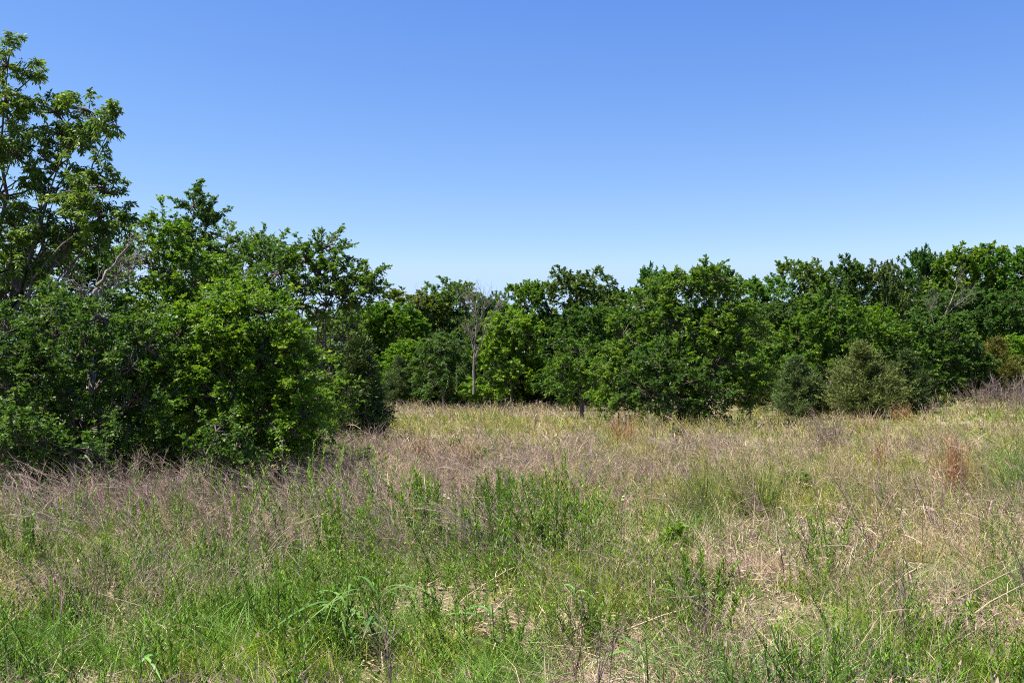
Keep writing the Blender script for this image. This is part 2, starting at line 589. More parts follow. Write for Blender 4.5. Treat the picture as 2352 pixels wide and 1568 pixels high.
tree('thicket', 'low thicket added to deepen the shade behind the bright green elm bush', 'thicket', 550, 17.2,
     [(430, 950, 90, 70), (540, 960, 100, 70), (640, 960, 70, 60), (470, 1030, 90, 40), (590, 1020, 90, 40)],
     150, 10, 9, 0.6, 0.3, 0.10, 0.07, 'elm', rad=0.05, lowkeep=0.6, every=2)  # also added, hides sunlit ground that showed through the foot of the bush
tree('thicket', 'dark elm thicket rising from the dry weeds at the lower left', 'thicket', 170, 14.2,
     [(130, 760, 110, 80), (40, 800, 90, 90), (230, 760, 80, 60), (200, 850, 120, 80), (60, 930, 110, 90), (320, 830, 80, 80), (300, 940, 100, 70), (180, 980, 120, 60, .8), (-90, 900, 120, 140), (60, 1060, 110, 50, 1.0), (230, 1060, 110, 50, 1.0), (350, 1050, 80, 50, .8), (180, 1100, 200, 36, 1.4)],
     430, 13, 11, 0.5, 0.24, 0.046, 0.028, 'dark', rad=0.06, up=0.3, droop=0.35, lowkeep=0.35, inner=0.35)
tree('thicket', 'bright green elm bush with arching yellow tipped sprays left of the cedar', 'thicket', 520, 14.6,
     [(600, 740, 60, 50), (520, 770, 80, 55), (430, 790, 80, 60), (640, 830, 70, 60), (540, 870, 100, 70), (680, 890, 50, 55), (430, 900, 90, 70), (600, 960, 90, 55), (690, 970, 36, 60), (480, 980, 90, 45, .3), (560, 700, 40, 30), (420, 1050, 90, 45, 1.0), (610, 1030, 70, 40, .8)],
     500, 13, 11, 0.5, 0.24, 0.044, 0.027, 'elm_b', rad=0.05, up=0.35, droop=0.35, lowkeep=0.35, inner=0.35)
tree('shrub', 'low leafy shrub at the foot of the bright elm bush', 'shrub', 505, 12.9,
     [(500, 1010, 55, 40), (540, 1040, 40, 34), (480, 1060, 40, 30), (540, 1085, 40, 24)],
     44, 8, 9, 0.3, 0.16, 0.042, 0.027, 'dark', rad=0.02, up=0.3, every=2)
tree('shrub', 'leafy shrub branch catching the sun at the bottom left edge of the thicket', 'shrub', 40, 12.6,
     [(40, 985, 55, 36), (20, 1030, 60, 30), (90, 1020, 40, 22), (200, 1035, 34, 14, -.3)],
     55, 8, 9, 0.34, 0.17, 0.045, 0.028, 'dark', rad=0.02, up=0.2, every=2)
tree('shrub', 'thin dark shrub standing at the right end of the bright elm bush', 'shrub', 708, 16.5,
     [(705, 960, 22, 45), (712, 1020, 16, 34), (690, 1000, 26, 34), (735, 940, 20, 40)],
     60, 8, 9, 0.35, 0.16, 0.045, 0.026, 'elm', rad=0.02, up=0.5, every=2)
tree('sapling', 'bright young elm sapling with arching sprays in front of the dark cedar', 'sapling', 765, 20.0,
     [(755, 870, 18, 30), (790, 905, 26, 16), (745, 930, 22, 36), (785, 950, 16, 20), (760, 980, 16, 24)],
     34, 8, 9, 0.5, 0.16, 0.05, 0.028, 'elm_b', rad=0.018, up=0.45, every=1)


# ---- cedars
def cedar_mesh(rng, H, R, pal, M=300, K=12, J=7, low=0.05):
    parts_ = [(0.0, 0.0, 1.0, 0.92, M)]
    for q in range(3):
        a0 = rng.uniform(0, 6.28)
        parts_.append((np.cos(a0) * R * rng.uniform(.35, .6), np.sin(a0) * R * rng.uniform(.2, .5), rng.uniform(.5, .8), rng.uniform(.5, .66), M // 3))
    O_, D_, L_, B_ = [], [], [], []
    for ox, oy, hf, rf, m in parts_:
        h = low + (1 - low) * rng.random(m) ** 1.25
        prof = R * rf * 1.12 * (1.03 - h) ** 0.85 * (0.55 + 0.65 * rng.random(m)) * np.minimum(1, 0.6 + h * 3)
        az = rng.uniform(0, 2 * np.pi, m)
        prof = prof * (0.62 + 0.6 * noise2(az * 1.6, h * 7, 1.0, 77 + int(R * 100)))
        out = np.stack([np.cos(az), np.sin(az), np.zeros(m)], 1)
        D_.append(nrm(out + UP * (0.35 + 0.9 * h)[:, None] + rng.normal(size=(m, 3)) * 0.16))
        ax = np.stack([np.full(m, ox) * np.minimum(1, .3 + h), np.full(m, oy) * np.minimum(1, .3 + h), h * H * hf * 0.93], 1)
        B_.append(ax)
        O_.append(ax + out * (prof * 0.15)[:, None])
        L_.append(prof)
    S0, Sd, SL, BA = np.concatenate(O_), np.concatenate(D_), np.concatenate(L_), np.concatenate(B_)
    a_, b_ = Acc(), Acc()
    grow(a_, rng, S0, Sd, SL, K, J, 0.36, 0.12, 0.022, pal, 0.12, 0.6, 0.3, -0.25)
    tk = np.zeros((1, 6, 3))
    tk[0, :, 2] = np.linspace(-0.15, H * 0.95, 6)
    tk[0, 1:, :2] += rng.normal(size=(5, 2)) * 0.03
    tubes(b_, tk, np.linspace(R * 0.07, 0.012, 6)[None], 6)
    P = np.stack([BA, S0 + Sd * (SL * 0.5)[:, None], S0 + Sd * (SL * 0.95)[:, None]], 1)
    tubes(b_, P[::2], np.array([0.018, 0.011, 0.004])[None] * np.ones((len(P[::2]), 1)), 3)
    return a_.mesh('cedar_crown', NEEDLE), b_.mesh('cedar_trunk', BARK, True)


def cedar(label, vx, d, vtop, halfw, pal, M=300, K=12, J=7, group=None):
    rng = next_rng()
    x = px(vx, d)
    z = float(ground_z(x, d))
    H = pz(vtop, d) - z
    e_ = empty('cedar_tree', (x, d, z), label, 'tree', group)
    cm, tm = cedar_mesh(rng, H, halfw * d / F, pal, M, K, J)
    link('crown', cm, e_)
    link('trunk', tm, e_)
    return e_


cedar('dark cedar touching the right end of the left thicket', 825, 27.0, 775, 78, 'cedar', 280, 13, 8)
cedar('blue green cedar, left of the pale olive cedar on the right', 1830, 42.0, 820, 90, 'cedar_b', 230)
cedar('broad pale olive cedar with a pointed top, tallest of the right field cedars', 1975, 41.0, 786, 118, 'cedar_g', 290)
cedar('very dark cedar close behind the right side of the pale olive cedar', 2082, 43.0, 800, 72, 'cedar', 180)
cedar('brownish cedar between the big elm and the blue green cedar', 1722, 52.0, 825, 55, 'cedar_o', 130)
cedar('olive brown cedar by the dead brush at the right edge', 2290, 50.0, 772, 85, 'cedar_o', 200)
cedar('small olive cedar at the foot of the trees right of the dark left cedar', 915, 62.0, 812, 55, 'cedar', 120)

# ---- the big elm in the middle and its neighbours
m1 = tree('elm_tree', 'broad feathery elm standing forward in the field, middle right, with dark forked limbs', 'tree', 1560, 38.0,
     [(1590, 690, 80, 50), (1500, 720, 60, 50), (1660, 720, 60, 55), (1560, 770, 110, 60, -.5), (1450, 790, 60, 60), (1690, 800, 70, 70), (1620, 850, 110, 70, -.8), (1480, 850, 80, 60, -.6), (1700, 890, 50, 50),
      (1540, 900, 100, 60, -1.0), (1430, 890, 60, 55, -.6), (1640, 650, 40, 34), (1640, 920, 80, 40), (1550, 680, 60, 40), (1420, 840, 50, 50), (1700, 750, 50, 50)],
     680, 12, 10, 0.7, 0.32, 0.085, 0.052, 'elm', rad=0.13, up=0.45, inner=0.35, split=0.3, twr=0.013)
for ch in m1.children:
    if ch.name.startswith('crown'):
        ch.color = (1.16, 1.1, 1.1, 1)
tree('elm_tree', 'dense shrubby elm, dark leaves standing in for the shaded base of the broad feathery elm', 'tree', 1530, 35.5,
     [(1520, 840, 60, 45), (1560, 890, 80, 45), (1490, 900, 60, 40), (1620, 910, 60, 35)],
     130, 10, 10, 0.6, 0.28, 0.08, 0.048, 'dark', rad=0.07, up=0.3)  # the dark palette carries the shade at the foot of the broad elm
tree('elm_tree', 'small elm with a dark trunk left of the broad feathery elm', 'tree', 1338, 44.0,
     [(1330, 830, 50, 40), (1300, 860, 36, 30), (1370, 860, 40, 40), (1330, 885, 60, 24)],
     110, 11, 10, 0.6, 0.3, 0.09, 0.052, 'elm', rad=0.08, up=0.3, split=0.5)
tree('shrub', 'light green drooping shrub at the left skirt of the broad feathery elm', 'shrub', 1420, 38.5,
     [(1420, 900, 40, 36), (1395, 915, 34, 26), (1450, 925, 40, 20)],
     70, 9, 9, 0.5, 0.26, 0.08, 0.045, 'elm_b', rad=0.03, up=0.3, every=2)
tree('elm_tree', 'bright lime green tree beside the bare dead tree in the middle', 'tree', 1170, 60.0,
     [(1180, 750, 44, 34), (1140, 790, 40, 40), (1210, 790, 40, 44), (1170, 840, 60, 44), (1190, 880, 50, 30)],
     170, 11, 9, 0.9, 0.4, 0.14, 0.09, 'lime', rad=0.1, up=0.4)
tree('willow_tree', 'dark grey green willow shaped tree left of the bare dead tree', 'tree', 1022, 60.0,
     [(1020, 800, 36, 40), (1000, 840, 40, 44), (1050, 850, 34, 44), (1020, 885, 56, 30)],
     150, 11, 9, 0.9, 0.4, 0.13, 0.06, 'dark', rad=0.1, droop=0.7, up=0.2, leafdroop=0.5)
tree('shrub', 'small bright green bush at the foot of the bare dead tree', 'shrub', 1088, 58.0,
     [(1088, 895, 22, 20), (1075, 905, 16, 12), (1105, 905, 16, 12)],
     46, 9, 8, 0.5, 0.3, 0.12, 0.07, 'lime', rad=0.03, up=0.4, every=2)
tree('elm_tree', 'full green bushy elm directly behind the two middle cedars on the right', 'tree', 1900, 46.5,
     [(1850, 800, 70, 60), (1930, 770, 80, 60), (1990, 790, 80, 60), (1800, 850, 60, 50), (1890, 860, 90, 50), (2050, 830, 70, 60), (1960, 860, 90, 50), (1910, 720, 60, 40)],
     420, 11, 10, 0.7, 0.34, 0.11, 0.068, 'elm', rad=0.1, up=0.4, inner=0.3, every=2)
tree('elm_tree', 'dense green elm between the very dark cedar and the olive brown cedar', 'tree', 2150, 49.0,
     [(2110, 800, 60, 60), (2170, 790, 70, 60), (2140, 850, 80, 50), (2210, 850, 60, 40)],
     260, 11, 10, 0.7, 0.34, 0.11, 0.068, 'dark', rad=0.1, up=0.4, inner=0.3, every=2)
tree('sapling', 'thin yellow flecked sapling right of the broad feathery elm', 'sapling', 1722, 37.0,
     [(1722, 880, 24, 14), (1710, 905, 18, 16), (1740, 895, 14, 12)],
     26, 8, 8, 0.4, 0.22, 0.07, 0.04, 'lime', rad=0.02, up=0.4)


# ---- dead trees
def dead_tree(label, vx, d, limbs, rad, ntw, mat=None, twl=0.8):
    rng = next_rng()
    x = px(vx, d)
    b = np.array([x, d, float(ground_z(x, d))])
    e_ = empty('dead_tree', tuple(b), label, 'tree')
    ac, tw = Acc(), Acc()
    for pts, r0, r1 in limbs:
        P = np.array([[px(q[0], d + (q[2] if len(q) > 2 else 0)), d + (q[2] if len(q) > 2 else 0), pz(q[1], d)] for q in pts]) - b
        k = len(P)
        tt = np.linspace(0, k - 1, (k - 1) * 4 + 1)
        PP = np.stack([np.interp(tt, np.arange(k), P[:, j]) for j in range(3)], 1)
        PP[1:-1] += rng.normal(size=PP[1:-1].shape) * 0.02 * (1 + rad * 4)
        tubes(ac, PP[None], np.linspace(r0, r1, len(PP))[None] * rad, 6)
        n_ = ntw
        i = rng.integers(len(PP) // 3, len(PP), n_)
        A = PP[i]
        dr = nrm(PP[np.minimum(i + 1, len(PP) - 1)] - PP[i - 1])
        D = nrm(dr * 0.9 + nrm(rng.normal(size=(n_, 3))) * 0.75 + UP * 0.35)
        L = twl * rng.uniform(0.4, 1.2, n_)
        B = A + D * L[:, None]
        W = curve(A, B, 5, rng.normal(size=A.shape) * 0.05, rng, 0.04)
        tubes(tw, W, rad * 0.16 * np.linspace(1, 0.3, 5)[None] * np.ones((n_, 1)), 3)
        m_ = n_ * 3
        j = rng.integers(0, n_, m_)
        s = rng.integers(1, 5, m_)
        A = W[j, s]
        D2 = nrm(D[j] + nrm(rng.normal(size=(m_, 3))) * 0.8 + UP * 0.2)
        B = A + D2 * (twl * 0.45 * rng.uniform(0.3, 1.2, m_))[:, None]
        tubes(tw, curve(A, B, 3, rng.normal(size=A.shape) * 0.02, rng, 0.03), rad * 0.07 * np.array([1, .7, .35])[None] * np.ones((m_, 1)), 3)
    link('trunk', ac.mesh('dead_trunk', mat or GREY, True), e_)
    link('twigs', tw.mesh('dead_twigs', mat or GREY, True), e_)
    return e_


dead_tree('bleached dead tree with a forked trunk above the dark left thicket', 208, 15.9,
          [([(208, 900), (208, 740), (212, 680)], 1.2, 1.0), ([(212, 682), (225, 655), (262, 600), (300, 555)], 0.8, 0.25), ([(212, 685), (250, 668), (290, 640), (305, 615)], 0.6, 0.2),
           ([(212, 685), (235, 660), (262, 645), (285, 610)], 0.5, 0.15), ([(208, 720), (195, 690), (180, 660)], 0.6, 0.35)], 0.055, 9, bark_mat('grey_dead_bark', (0.10, 0.085, 0.075), (0.27, 0.235, 0.21)), 0.5)
dead_tree('bare grey dead tree in the middle of the far treeline', 1088, 54.0,
          [([(1088, 905), (1090, 800), (1095, 740), (1092, 690)], 1.1, 0.3), ([(1090, 830), (1105, 780), (1122, 730), (1150, 695)], 0.8, 0.2), ([(1090, 810), (1082, 780), (1078, 760)], 0.6, 0.3),
           ([(1094, 760), (1110, 715), (1112, 690)], 0.5, 0.15), ([(1092, 740), (1080, 705), (1076, 690)], 0.4, 0.12)], 0.075, 18, bark_mat('dead_bark', (0.09, 0.075, 0.065), (0.26, 0.22, 0.2)), 1.3)
dead_tree('pale leaning dead tree among the right treetops', 2165, 56.5,
          [([(2160, 850), (2165, 760), (2175, 715), (2195, 670), (2210, 630)], 1.0, 0.25), ([(2172, 725), (2200, 700), (2225, 680)], 0.5, 0.2), ([(2150, 760), (2140, 715), (2146, 690)], 0.5, 0.2)], 0.06, 20, bark_mat('pale_dead_bark', (0.09, 0.08, 0.07), (0.24, 0.21, 0.19)), 1.1)
dead_tree('thin dead tree poking above the treeline left of centre', 955, 70.0,
          [([(955, 860), (953, 730), (951, 690)], 1.0, 0.3), ([(953, 740), (963, 700), (966, 685)], 0.6, 0.2)], 0.06, 6, bark_mat('thin_dead_bark', (0.08, 0.07, 0.06), (0.2, 0.17, 0.15)), 0.9)

# ---- the far treeline: eight crowns shared by many trees
VAR = []


def far_variant(pal, H, R, nl, M, upb, droop, dome=0.4):
    rng = next_rng()
    lb = []
    for i in range(nl):
        h = rng.uniform(0.25, 0.84)
        rr = R * (1.0 - dome * h) * rng.uniform(0.3, 0.72)
        az = rng.uniform(0, 2 * np.pi)
        r = R * rng.uniform(0.34, 0.56)
        lb.append((rr * np.cos(az), rr * np.sin(az), h * H, r, r, r * rng.uniform(0.65, 0.9)))
    for az in np.linspace(0, 6.28, 7)[:-1]:
        lb.append((R * .6 * np.cos(az), R * .6 * np.sin(az), H * rng.uniform(0.16, 0.3), R * .45, R * .45, H * .16))
    for i in range(4):
        az = rng.uniform(0, 6.28)
        lb.append((R * .36 * np.cos(az), R * .36 * np.sin(az), H * rng.uniform(.8, .9), R * .3, R * .3, H * .09))
    S0, Sd, SL = shoots(rng, lb, M, 0.7, upb, 0.3, 0.45, 0.3)
    c_, t_ = Acc(), Acc()
    grow(c_, rng, S0, Sd, SL, 10, 14, 0.42, 0.118, 0.078, pal, droop, 0.85, 0.45, 0.15, True)
    skeleton(t_, rng, (0, 0, -0.3), lb, 0.12, S0, Sd, SL, 0.4, 0.012, 4)
    VAR.append((c_.mesh('far_crown', LEAF), t_.mesh('far_trunk', BARK, True), H, R))


far_variant('elm', 9.0, 3.5, 9, 680, 0.4, 0.25)
far_variant('dark', 9.0, 3.7, 9, 700, 0.3, 0.3, 0.3)
far_variant('olive', 9.0, 3.3, 10, 620, 0.5, 0.2)
far_variant('grey', 9.0, 3.9, 10, 700, 0.3, 0.35, 0.25)
far_variant('elm_b', 9.0, 3.5, 9, 680, 0.35, 0.3)
far_variant('dark', 9.0, 2.8, 7, 480, 0.7, 0.1, 0.45)


def far_tree(v, vx, d, vtop, halfw, label, tint=(1, 1, 1), rz=0.0, group=None, name='elm_tree'):
    cm, tm, H0, R0 = VAR[v]
    x = px(vx, d)
    z = float(ground_z(x, d))
    sh = (pz(vtop, d) - z) / (H0 * 1.02)
    sw = 1.28 * halfw * d / F / (R0 * 1.08)
    e_ = empty(name, (x, d, z), label, 'tree', group, rz)
    e_.scale = (sw, sw, sh)
    c_ = link('crown', cm, e_)
    c_.color = (*tint, 1)
    link('trunk', tm, e_)
    return e_


FT = [
    # back row, the skyline
    (0, 830, 70, 690, 85, 'elm whose top just shows right of the long leaning branch', (1, 1, 1), 0.3),
    (4, 885, 69, 684, 95, 'round topped elm above the small olive cedar, left of centre', (.9, .9, .9), 1.1),
    (2, 955, 76, 668, 95, 'olive elm behind the thin dead tree left of centre', (1, 1, 1), 2.0),
    (3, 1035, 78, 638, 85, 'pale grey green elm rising left of the bare dead tree', (1.05, 1.05, 1), 4.1),
    (1, 1125, 74, 664, 50, 'small round dark tree behind the top of the bare dead tree', (1, 1, 1), 0.7),
    (0, 1210, 72, 632, 78, 'elm with windswept tufts behind the bright lime tree', (.95, 1, .95), 5.2),
    (3, 1335, 70, 612, 100, 'large dark domed elm on the centre skyline', (.8, .85, .75), 0.2),
    (0, 1440, 74, 650, 70, 'lower elm in the dip right of the domed centre elm', (1, 1, 1), 3.3),
    (5, 1510, 66, 605, 52, 'dark twin spired tree rising behind the broad feathery elm', (1.0, 1.05, 1.0), 1.9),
    (5, 1632, 66, 604, 62, 'dark tufted tree on the skyline just left of the power lines', (1.05, 1.1, 1.0), 4.4),
    (0, 1760, 66, 622, 85, 'pale green elm just right of the power lines', (1.15, 1.12, 1.1), 2.5),
    (2, 1850, 70, 596, 75, 'elm with a yellowing top on the right skyline', (1.05, 1.0, .9), 0.9),
    (1, 1955, 74, 584, 75, 'flat topped dark tree with sky showing under its crown', (.95, 1, .9), 3.9),
    (3, 2045, 72, 592, 60, 'grey green tree right of the flat topped dark tree', (.9, .9, .85), 5.6),
    (5, 2135, 66, 564, 52, 'upright dark tree marking the step in the right skyline', (1, 1, 1), 2.2),
    (4, 2240, 64, 546, 95, 'tallest elm of the right skyline', (.95, .95, .9), 1.4),
    (0, 2345, 62, 553, 95, 'elm at the right edge of the skyline', (.95, .95, .95), 4.9),
    (1, 2450, 62, 560, 95, 'elm beyond the right edge of the treeline', (1, 1, 1), 0.5),
    # middle row
    (4, 955, 64, 770, 62, 'leafy elm at the back of the clearing right of the small olive cedar', (1, 1, .95), 3.0),
    (0, 1105, 70, 720, 60, 'elm directly behind the trunk of the bare dead tree', (1, 1, 1), 1.0),
    (1, 1255, 62, 745, 62, 'dark elm right of the bright lime tree', (1, 1, 1), 4.0),
    (0, 1350, 57, 690, 90, 'mid green elm behind the small elm with the dark trunk', (1.05, 1.05, 1), 0.0),
    (0, 1450, 58, 700, 70, 'elm filling the gap left of the broad feathery elm', (1, 1, 1), 2.7),
    (3, 1790, 58, 690, 85, 'layered elm behind the brownish cedar', (.95, 1, .85), 1.7),
    (0, 1890, 55, 700, 85, 'bright elm above the blue green cedar', (1.15, 1.15, 1.1), 5.0),
    (4, 1990, 56, 690, 80, 'elm directly above the pale olive cedar', (.9, .92, .9), 3.6),
    (0, 2085, 55, 735, 80, 'low elm behind the very dark cedar', (1.05, 1.08, 1), 0.4),
    (3, 2190, 60, 660, 85, 'dark elm around the pale leaning dead tree', (.75, .8, .7), 2.9),
    (1, 2300, 58, 650, 90, 'heavy dark elm above the olive brown cedar', (1, 1, 1), 5.9),
    (4, 2350, 51, 760, 60, 'bright leafy elm at the right edge behind the dead brush', (1.1, 1.1, 1), 1.2),
    (1, 2160, 54, 800, 55, 'low dark green tree right of the very dark cedar', (1, 1, 1), 3.1),
    (0, 1850, 49, 800, 60, 'low light elm right behind the blue green cedar', (1.15, 1.2, 1.15), 4.6),
]
rt = np.random.default_rng(77)
for v, vx, d, vt, hw, lab, tint, rz in FT:
    k_ = .80 if d < 64 and 1220 < vx < 1800 else 1.1
    tint = tuple(np.array(tint) * k_ * np.array([rt.uniform(.80, 1.10), rt.uniform(.94, 1.08), rt.uniform(.85, 1.3)]))
    far_tree(v, vx, d, vt, hw, lab, tint, rz)
# low shrubs that close the foot of the treeline
rs = np.random.default_rng(9)
for i, (vx, wh) in enumerate([(880, 'right beside the dark left cedar'), (947, 'under the thin dead tree'), (1014, 'behind the dark willow shaped tree'), (1078, 'behind the small bright green bush'), (1145, 'at the left foot of the lime green tree'),
                              (1215, 'at the right foot of the lime green tree'), (1275, 'left of the small elm with a dark trunk'), (1350, 'behind the small elm with a dark trunk'), (1751, 'right of the brownish cedar'), (2120, 'right of the very dark cedar'),
                              (2187, 'at the back of the gap between the cedars'), (2240, 'left of the olive brown cedar')]):
    d = 64 + rs.uniform(-2, 3) - (6 if vx > 1700 else 0)
    far_tree([1, 0, 4, 3][i % 4], vx, d, rs.uniform(835, 865), rs.uniform(40, 58), 'low leafy shrub ' + wh, tuple(rs.uniform(.8, 1.15, 3)), rs.uniform(0, 6), 'undergrowth shrubs under the treeline', 'shrub')
for i, (vx, wh) in enumerate([(-60, 'far behind the tall left tree'), (120, 'far behind the dark elm thicket'), (300, 'far behind the bleached dead tree'), (480, 'far behind the narrow pointed elm'), (640, 'far behind the spiky topped elm'),
                              (780, 'behind the long leaning branch'), (890, 'behind the round topped elm'), (1000, 'behind the dark willow shaped tree'), (1110, 'behind the bare dead tree'), (1220, 'behind the lime green tree'), (1340, 'behind the domed centre elm'),
                              (1450, 'behind the dip in the centre skyline'), (1570, 'behind the broad feathery elm'), (1690, 'under the power lines'), (1800, 'behind the brownish cedar'), (1920, 'behind the flat topped dark tree'), (2030, 'behind the pale olive cedar'),
                              (2150, 'behind the step in the right skyline'), (2270, 'behind the tallest elm of the right skyline'), (2380, 'beyond the right edge of the treeline')]):
    d = rs.uniform(84, 98)
    far_tree(i % 5, vx, d, 700 + rs.uniform(-10, 25) - (70 if vx > 1950 else 0), 95, 'tree of the back wood ' + wh, (1, 1, 1), rs.uniform(0, 6), 'trees of the wood behind the front row')

# ---- power lines seen in the gap of the treeline
wm = bpy.data.materials.new('cable')
wm.use_nodes = True
wm.node_tree.nodes['Principled BSDF'].inputs['Base Color'].default_value = (0.62, 0.62, 0.64, 1)
wm.node_tree.nodes['Principled BSDF'].inputs['Metallic'].default_value = 0.4
wm.node_tree.nodes['Principled BSDF'].inputs['Roughness'].default_value = 0.5
for zc, nm in ((16.2, 'upper pale power line crossing the gap in the treeline'), (15.4, 'lower pale power line crossing the gap in the treeline')):
    xx = np.linspace(-60, 160, 30)
    P = np.stack([xx, np.full(30, 160.0), zc + ((xx - 36) / 110) ** 2 * 1.2 + (xx - 36) * 0.05], 1)
    a = Acc()
    tubes(a, P[None], np.full((1, 30), 0.022), 6)
    tag(link('power_line', a.mesh('power_line', wm)), nm, 'power line', 'power lines beyond the trees')

# ------------------------------------------------------------------ meadow
RNG = np.random.default_rng(42)
SP = ['green', 'straw', 'brown', 'seed', 'leafy']
#  species, sheet x, sheet y, metres across, metres deep, weight
PATCH = [
    ('brown', 1100, 1075, 5.0, 2.6, 2.2), ('brown', 250, 1140, 3.5, 1.5, 1.6), ('brown', 700, 1110, 3, 1.6, 1.6), ('brown', 1050, 938, 11, 6, 2.2), ('brown', 560, 1200, 1.6, 1.0, 1.0), ('brown', 2250, 930, 9, 5, 1.6),
    ('brown', 2300, 990, 4, 2, .6), ('brown', 1780, 1020, 3, 2, .8),
    ('seed', 1100, 968, 10, 5.5, 2.4), ('seed', 1650, 1095, 2.6, 2.4, 3.0), ('seed', 1900, 985, 8, 5, 1.2), ('seed', 1450, 1020, 4, 4, .8), ('seed', 1950, 1060, 3, 2, 1.0),
    ('straw', 1930, 1215, 1.4, 1.1, 2.4), ('straw', 2250, 1190, 1.4, 1.0, 1.8), ('straw', 1020, 1005, 5, 4, 1.6), ('straw', 1250, 1390, .8, .5, 2.5), ('straw', 740, 1490, .5, .35, 3), ('straw', 1300, 1550, .9, .35, 3),
    ('straw', 2000, 1340, .8, .5, 1.4), ('straw', 1980, 1010, 3, 3, 1.0), ('straw', 60, 1450, .6, .6, 1.6), ('straw', 1200, 1000, 4, 3, 1.0),
    ('green', 1720, 1480, 1.3, .8, 4), ('green', 250, 1440, 1.6, .8, 3), ('green', 2200, 1070, 4, 2.5, 2), ('green', 2260, 1370, 1.2, 1.0, 2.5), ('green', 1600, 1390, 1.2, .7, 2), ('green', 600, 1420, 1.2, .6, 2),
    ('leafy', 350, 1330, 1.8, .9, 1.2), ('leafy', 950, 1350, 2, 1, .8), ('leafy', 1250, 1180, 3, 1.5, .8), ('leafy', 250, 1180, 2.5, 1.0, .7),
]


def weights(x, y):
    """how likely each kind of plant is at each spot of the meadow"""
    n_ = len(x)
    near = 1 - smooth((y - 7.5) / 3.5)
    far = smooth((y - 19) / 8)
    mid = 1 - near - far
    right = smooth((x + 0.0) / 5)
    w = {
        'green': near * 1.0 + mid * (0.5 + 0.6 * right) + far * 0.55,
        'straw': near * 0.62 + mid * 0.55 + far * 0.5,
        'brown': near * 0.34 + mid * (0.68 - 0.48 * right) + far * 0.5,
        'seed': near * 0.05 + mid * (0.30 + 0.75 * right) + far * 1.1,
        'leafy': near * 0.06 + mid * (0.30 - 0.15 * right) + far * 0.04,
    }
    for s, vx, vy, rx, ry, wt in PATCH:
        cx_, cy_ = on_ground(vx, vy)
        q = ((x - cx_) / rx) ** 2 + ((y - cy_) / ry) ** 2
        w[s] = w[s] + 2.5 * wt * np.exp(-q)
    for i, s in enumerate(SP):
        nn = 0.6 * noise2(x, y * 0.8, 0.95, 21 + i) + 0.4 * noise2(x, y, 0.4, 41 + i)
        w[s] = w[s] * np.exp((nn - 0.5) * 10.0)
    W = np.stack([w[s] for s in SP], 1)
    return W / W.sum(1, keepdims=True)


def scatter(n_, d0, d1, pw):
    """n spots in the strip between d0 and d1 metres, density falling as 1/d^pw"""
    d = np.linspace(d0, d1, 400)
    pdf = d ** (1 - pw)
    cdf = np.cumsum(pdf)
    cdf = (cdf - cdf[0]) / (cdf[-1] - cdf[0])
    y = np.interp(RNG.random(n_), cdf, d)
    x = RNG.uniform(-1, 1, n_) * (0.57 * y + 0.5)
    # under and behind the left thicket almost nothing grows
    vx = x / y * F + CX
    hid = ((vx < 690) & (y > 13.4 + 0.004 * np.maximum(vx - 300, 0))) | ((vx < 850) & (y > 27)) | (y > 62)
    keep = ~hid | (RNG.random(n_) < 0.12)
    keep &= ~((vx > 1330) & (vx < 1780) & (y > 44)) | (RNG.random(n_) < 0.5)
    x, y = x[keep], y[keep]
    cl = 0.6 * noise2(x, y, 0.55, 301) + 0.4 * noise2(x, y, 0.24, 302)
    k2 = RNG.random(len(x)) < np.where(y < 24, smooth((cl - 0.24) / 0.34) + 0.16, 1.0)
    return x[k2], y[k2]


ACC = {s: Acc() for s in SP}


def vary(col, n_, amt=0.25, hue=0.12):
    c = np.array(col)[None] * (1 + RNG.normal(size=(n_, 1)) * amt).clip(0.35, 1.9)
    return c * (1 + RNG.normal(size=(n_, 3)) * hue * np.array([1, .5, .6])).clip(0.5, 1.6)


def rep(a_, k):
    return np.repeat(a_, k, axis=0)


def rand_dir(n_, spread, bias=(-0.10, 0, 0)):
    d = np.stack([RNG.normal(size=n_) * spread + bias[0], RNG.normal(size=n_) * spread + bias[1], np.ones(n_)], 1)
    return nrm(d)


